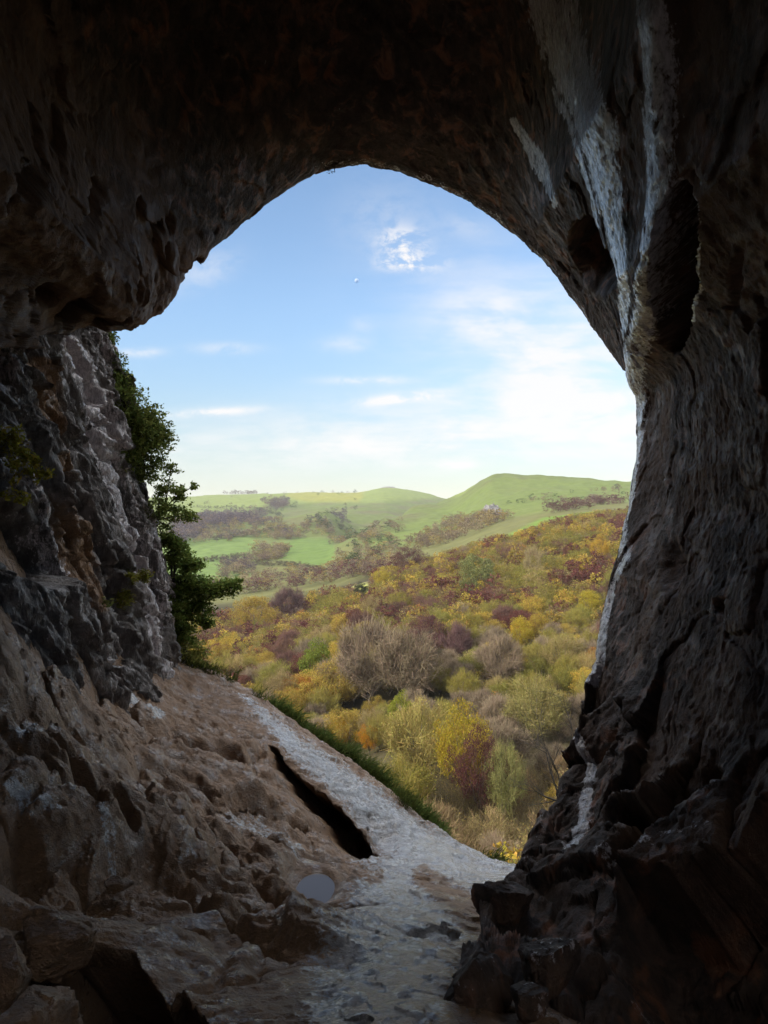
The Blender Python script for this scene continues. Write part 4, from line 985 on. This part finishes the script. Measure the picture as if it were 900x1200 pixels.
# bramble and hazel scrub directly below the sill
sc_ = []
for i in range(1100):
    y = random.uniform(24, 84); x = random.uniform(-0.16, 0.34) * y + 0; sc_.append((x, y))
sc_ = np.array(sc_); zz = ground_z(sc_[:, 0], sc_[:, 1])
r = np.random.default_rng(77); vs, fs, cs, o = [], [], [], 0
for (x, y), z in zip(sc_, zz):
    hh = r.uniform(2.2, 4.2) * (1 + .02 * (min(y, 50) - 24)) * (1 - .5 * float(smooth(48, 60, np.array(y)))); k = 170; b0 = np.array([x, y, z]); 
    p0 = b0 + r.normal(size=(k, 3)) * np.array([.7, .7, .2]) + np.array([0, 0, 1]) * r.uniform(.2, .8, (k, 1)) * hh
    d = unit(r.normal(size=(k, 3)) * .6 + np.array([0, 0, .9])); p1 = p0 + d * r.uniform(.4, 1.2, (k, 1))
    v, f = ribbons(p0, p1, np.full(k, .018), np.full(k, .008), r); vs.append(v); fs.append(f + o); o += len(v); cs.append(np.tile(np.array([.13, .10, .055]) * r.uniform(.7, 1.25), (len(v), 1)))
    k = 45; p = b0 + r.normal(size=(k, 3)) * np.array([.9, .9, .5]) + np.array([0, 0, hh * .8]); v, f = quads(p, unit(r.normal(size=(k, 3)) + [0, 0, .6]), .12 * r.uniform(.6, 1.3, k), r=r)
    vs.append(v); fs.append(f + o); o += len(v); cs.append(np.tile(np.array([.17, .13, .035]) * r.uniform(.6, 1.2), (len(v), 1)))
tag(link('undergrowth', mesh_np('undergrowth', np.concatenate(vs), np.concatenate(fs), M_LEAFV, False, {'col': np.concatenate(cs)})), 'brown twiggy scrub below the lip of the cave', kind='stuff')

# ------------------------------------------------------------------ loose boulders on the cave floor
def boulder(label, px_, py_, d, size, seed, mat, calc=0.0, mud=.4, squash=.7):
    import bmesh
    bm = bmesh.new(); bmesh.ops.create_icosphere(bm, subdivisions=6, radius=1.0)
    v = np.array([w.co[:] for w in bm.verts]); f = np.array([[w.index for w in p.verts] for p in bm.faces]); bm.free()
    r = np.random.default_rng(seed); 
    for _ in range(16):                         # broken planes
        n = unit(r.normal(size=3)); h = r.uniform(.42, .72); dd_ = v @ n; v = v - np.maximum(dd_ - h, 0)[:, None] * n * .92
    q_ = v * 1.6 + seed; v = v * (1 + .10 * fbm(q_, 5, .6) + .10 * facets(q_ * 1.6, 2, 1.0, .2) + .03 * fbm(q_ * 6, 3))[:, None]
    sx = np.array(size) if isinstance(size, (tuple, list)) else np.array([size, size, size * squash]); v = v * sx
    a = r.uniform(0, 6.28); v = np.c_[v[:, 0] * math.cos(a) - v[:, 1] * math.sin(a), v[:, 0] * math.sin(a) + v[:, 1] * math.cos(a), v[:, 2]]
    mk = np.zeros((len(v), 3)); mk[:, 0] = calc * smooth(.1, .8, v[:, 2] / sx[2]); mk[:, 1] = mud
    ob = link('boulder', mesh_np('boulder', v, f, mat, True, {'mask': mk}), None, P(px_, py_, d)); ob['label'] = label; ob['category'] = 'rock'; ob['group'] = 'boulders on the cave floor'
    return ob
boulder('rounded brown boulder in the lowest near corner beside the black pit', 45, 1195, 3.15, .24, 3, M_FLOOR)
boulder('upright dark boulder at the frame edge above the rounded brown boulder', 5, 1150, 3.5, (.14, .2, .26), 4, M_FLOOR)
boulder('dark knobbly boulder between the slab and the side of the pit', 62, 1115, 4.1, (.3, .3, .28), 5, M_FLOOR)
boulder('pale round cobble on top of the slab under the rock columns', 136, 1036, 5.1, .12, 6, M_FLOOR, .35)
boulder('angular dark block at the foot of the far wall, nearest the path', 572, 1165, 4.2, (.26, .3, .34), 7, M_WALL, .3)
boulder('jagged dark block wedged behind the nearest block beside the path', 592, 1062, 5.6, (.28, .3, .3), 8, M_WALL, .15)
boulder('low dark block with a grey top under the ledge', 640, 1135, 4.1, (.22, .25, .18), 9, M_WALL, .4)
boulder('small dark stone below the block with the grey top', 620, 1180, 3.8, (.14, .16, .12), 10, M_WALL, .35)

# rock outcrop and tor on the hills
M_CRAG = plain_mat('grey_crag', (0.15, 0.14, 0.135, 1), scale=.5, var=.6)
def crag(name, label, px_, d, w, h, seed):
    x = (px_ - 450) / F * d; z = float(ground_z(np.array([x]), np.array([float(d)]))[0])
    n = 40; a, b = np.meshgrid(np.linspace(-1, 1, n), np.linspace(-1, 1, n), indexing='ij'); a, b = a.ravel(), b.ravel()
    prof = np.clip(1 - (a ** 2 + b ** 2), 0, 1) ** .5
    q_ = np.c_[a * 3, b * 3, a * 0 + seed]
    zz_ = h * prof * (0.75 + .5 * fbm(q_, 4, .6)) - 1.0
    v = np.c_[a * w, b * w * .6, zz_ + b * 0]
    o = link(name, mesh_np(name, v, grid_faces(n, n), M_CRAG, False), None, (x, d, z)); tag(o, label, 'crag'); return o
crag('rock_outcrop', 'grey rock outcrop breaking from the grassy flank of the peaked hill', 576, 560, 9, 13, 3)
crag('rock_tor', 'small rocky knob on the skyline of the far ridge', 455, 1690, 20, 7, 5)

# the day moon: sunlit ball far outside the air, sky's blue put in as emission
import bmesh
bm = bmesh.new(); bmesh.ops.create_uvsphere(bm, u_segments=32, v_segments=24, radius=40.0); me = bpy.data.meshes.new('moon'); bm.to_mesh(me); bm.free()
for p_ in me.polygons: p_.use_smooth = True
m_, N, L, out = new_mat('moon_rock_glow'); bs = N('ShaderNodeBsdfPrincipled', i_Roughness=1.0); bs.inputs['Base Color'].default_value = (.2, .2, .21, 1); L(bs.outputs[0], out.inputs[0])
em = N('ShaderNodeEmission', i_Strength=0.2); em.inputs[0].default_value = (.30, .55, 1, 1); ad = N('ShaderNodeAddShader'); L(bs.outputs[0], ad.inputs[0]); L(em.outputs[0], ad.inputs[1]); L(ad.outputs[0], out.inputs[0])
me.materials.append(m_)
mo = link('moon', me, None, P(418, 329, 9800)); mo.scale = (.7, .7, .7)
tag(mo, 'tiny pale day moon in the blue sky below the small cloud', 'moon')

# ------------------------------------------------------------------ sky, sun, camera
SUN_AZ, SUN_EL = math.radians(243.0), math.radians(25.0)    # azimuth clockwise from +Y: behind the viewer, to one side
sd = Vector((math.sin(SUN_AZ) * math.cos(SUN_EL), math.cos(SUN_AZ) * math.cos(SUN_EL), math.sin(SUN_EL)))
sl = bpy.data.lights.new('sun', 'SUN'); sl.energy = 2.15; sl.angle = math.radians(0.6); sl.color = (1.0, 0.93, 0.80)
so = bpy.data.objects.new('sun', sl); C.objects.link(so); so.rotation_euler = sd.to_track_quat('Z', 'Y').to_euler()
w = bpy.data.worlds.new('World'); bpy.context.scene.world = w; w.use_nodes = True
nt = w.node_tree; nt.nodes.clear()
N = lambda t, **kw: _node(nt, t, kw)
L = lambda a, b: nt.links.new(a, b)
out = N('ShaderNodeOutputWorld'); sky = N('ShaderNodeTexSky', sky_type='NISHITA', sun_disc=False)
sky.sun_elevation = SUN_EL; sky.sun_rotation = SUN_AZ; sky.air_density = 1.0; sky.dust_density = 0.25; sky.ozone_density = 1.6; sky.altitude = 250
bg = N('ShaderNodeBackground', i_Strength=0.058)
hsv = N('ShaderNodeHueSaturation', i_Saturation=1.03); L(sky.outputs[0], hsv.inputs['Color']); L(hsv.outputs[0], bg.inputs[0])
tc = N('ShaderNodeTexCoord'); sp = N('ShaderNodeSeparateXYZ'); L(tc.outputs['Generated'], sp.inputs[0])
L(math_(N, L, 'MULTIPLY', maprange(N, L, sp.outputs[2], -0.02, 0.30, 0.52, 1.0), 0.074), bg.inputs['Strength'])
yy = math_(N, L, 'MAXIMUM', math_(N, L, 'ABSOLUTE', sp.outputs[1]), 0.12)
u = math_(N, L, 'DIVIDE', sp.outputs[0], yy); v = math_(N, L, 'DIVIDE', sp.outputs[2], yy)
def uvn(su, sv, ou, scale, det=8, rough=.6, dist=0.):
    cb = N('ShaderNodeCombineXYZ'); L(math_(N, L, 'ADD', math_(N, L, 'MULTIPLY', u, su), ou), cb.inputs[0]); L(math_(N, L, 'MULTIPLY', v, sv), cb.inputs[1])
    n = N('ShaderNodeTexNoise', i_Scale=scale, i_Detail=float(det), i_Roughness=rough, i_Distortion=dist); L(cb.outputs[0], n.inputs['Vector']); return n.outputs['Fac']
def blob(cx, cy, rx, ry, slope=0.0):
    """soft patch of sky round a direction"""
    du = math_(N, L, 'DIVIDE', math_(N, L, 'SUBTRACT', u, (cx - 450) / F), rx / F)
    vv = math_(N, L, 'SUBTRACT', math_(N, L, 'SUBTRACT', v, (600 - cy) / F), math_(N, L, 'MULTIPLY', math_(N, L, 'SUBTRACT', u, (cx - 450) / F), slope))
    dv = math_(N, L, 'DIVIDE', vv, ry / F)
    r2 = math_(N, L, 'ADD', math_(N, L, 'MULTIPLY', du, du), math_(N, L, 'MULTIPLY', dv, dv))
    return math_(N, L, 'POWER', 2.718, math_(N, L, 'MULTIPLY', r2, -1.0))
n_wisp = uvn(1, 2.6, 0, 7.0, 9, .62, .4); n_fine = uvn(1, 1.6, 3, 26.0, 8, .65, .3); n_str = uvn(1, 7, 9, 5.0, 8, .6, .2)
def add(*xs):
    s = xs[0]
    for x in xs[1:]: s = math_(N, L, 'ADD', s, x)
    return s
mul = lambda a, b: math_(N, L, 'MULTIPLY', a, b)
veil = add(mul(blob(660, 410, 150, 85, -.25), .75), mul(blob(600, 500, 240, 40), .5), mul(blob(380, 525, 330, 34), .55), mul(blob(560, 370, 50, 24), .35), mul(blob(700, 470, 160, 50), .3))
veil = mul(veil, maprange(N, L, add(mul(n_wisp, .6), mul(n_str, .4)), .36, .62, .3, 1.25))
puffs = add(mul(blob(470, 285, 24, 18), 1.0), mul(blob(490, 308, 28, 9), .9), mul(blob(465, 308, 22, 8), .6))
puffs = mul(puffs, maprange(N, L, n_fine, .42, .62))
strk = add(mul(blob(470, 467, 52, 6, .12), 1.0), mul(blob(430, 446, 50, 5), .6), mul(blob(252, 483, 55, 5, .06), .9), mul(blob(408, 403, 28, 9), .4), mul(blob(265, 408, 36, 6), .45), mul(blob(165, 413, 26, 5), .6), mul(blob(240, 318, 34, 18, .3), .35), mul(blob(535, 545, 26, 5), .6), mul(blob(450, 255, 50, 40), .16), mul(blob(545, 265, 30, 12, -.2), .2), mul(blob(425, 380, 14, 10), .22))
strk = mul(strk, maprange(N, L, n_fine, .32, .6, .1, 1.0))
hz = mul(math_(N, L, 'POWER', 2.718, mul(math_(N, L, 'ABSOLUTE', v), -13.0)), .3)
dens = math_(N, L, 'MINIMUM', add(veil, puffs, strk, hz), .93)
lp = math_(N, L, 'GREATER_THAN', sp.outputs[2], -0.02)
dens = mul(dens, lp)
bgc = N('ShaderNodeBackground', i_Strength=0.36); bgc.inputs[0].default_value = (.92, .90, .89, 1)
# bright cloud overhead, out of view, added to lift the light in the cave
ov = mul(maprange(N, L, uvn(1, 1, 20, 1.4, 8, .6), .30, .48), maprange(N, L, v, .62, 1.0))
dens = math_(N, L, 'MAXIMUM', dens, ov)
L(math_(N, L, 'ADD', mul(maprange(N, L, v, .62, 1.0), .85), .35), bgc.inputs['Strength'])
ms = N('ShaderNodeMixShader'); L(dens, ms.inputs[0]); L(bg.outputs[0], ms.inputs[1]); L(bgc.outputs[0], ms.inputs[2]); L(ms.outputs[0], out.inputs[0])
w.cycles.sampling_method = 'MANUAL'; w.cycles.sample_map_resolution = 1024

# the air between here and the hills
HZ = [(-9500, -40, -270), (9500, 5300, 78)]
m_, N, L, out = new_mat('valley_air'); pvn = N('ShaderNodeVolumePrincipled', i_Density=0.00009, i_Anisotropy=0.2); pvn.inputs['Color'].default_value = (.86, .92, 1, 1); L(pvn.outputs[0], out.inputs['Volume'])
(x0, y0, z0), (x1, y1, z1) = HZ
hv = np.array([[x0,y0,z0],[x1,y0,z0],[x1,y1,z0],[x0,y1,z0],[x0,y0,z1],[x1,y0,z1],[x1,y1,z1],[x0,y1,z1]]); hf = np.array([[0,3,2,1],[4,5,6,7],[0,1,5,4],[1,2,6,5],[2,3,7,6],[3,0,4,7]])
tag(link('haze', mesh_np('haze', hv, hf, m_, False)), 'thin pale air over the valley', kind='stuff')

cam = bpy.data.cameras.new('camera'); cam.sensor_fit = 'VERTICAL'; cam.sensor_height = 24.0; cam.lens = 12.0 / math.tan(math.radians(35)); cam.clip_start = 0.05; cam.clip_end = 30000
co = bpy.data.objects.new('camera', cam); C.objects.link(co); co.rotation_euler = (math.radians(90), 0, 0)
S = bpy.context.scene; S.camera = co
S.view_settings.view_transform = 'Standard'; S.view_settings.look = 'None'; S.view_settings.exposure = 1.65; S.view_settings.gamma = 1.0
S.view_settings.use_curve_mapping = False
S.cycles.use_denoising = True; S.cycles.use_adaptive_sampling = True; S.cycles.adaptive_threshold = 0.004; S.cycles.max_bounces = 8; S.cycles.diffuse_bounces = 5; S.cycles.glossy_bounces = 3; S.cycles.transmission_bounces = 3; S.cycles.transparent_max_bounces = 8
S.cycles.sample_clamp_indirect = 4.0
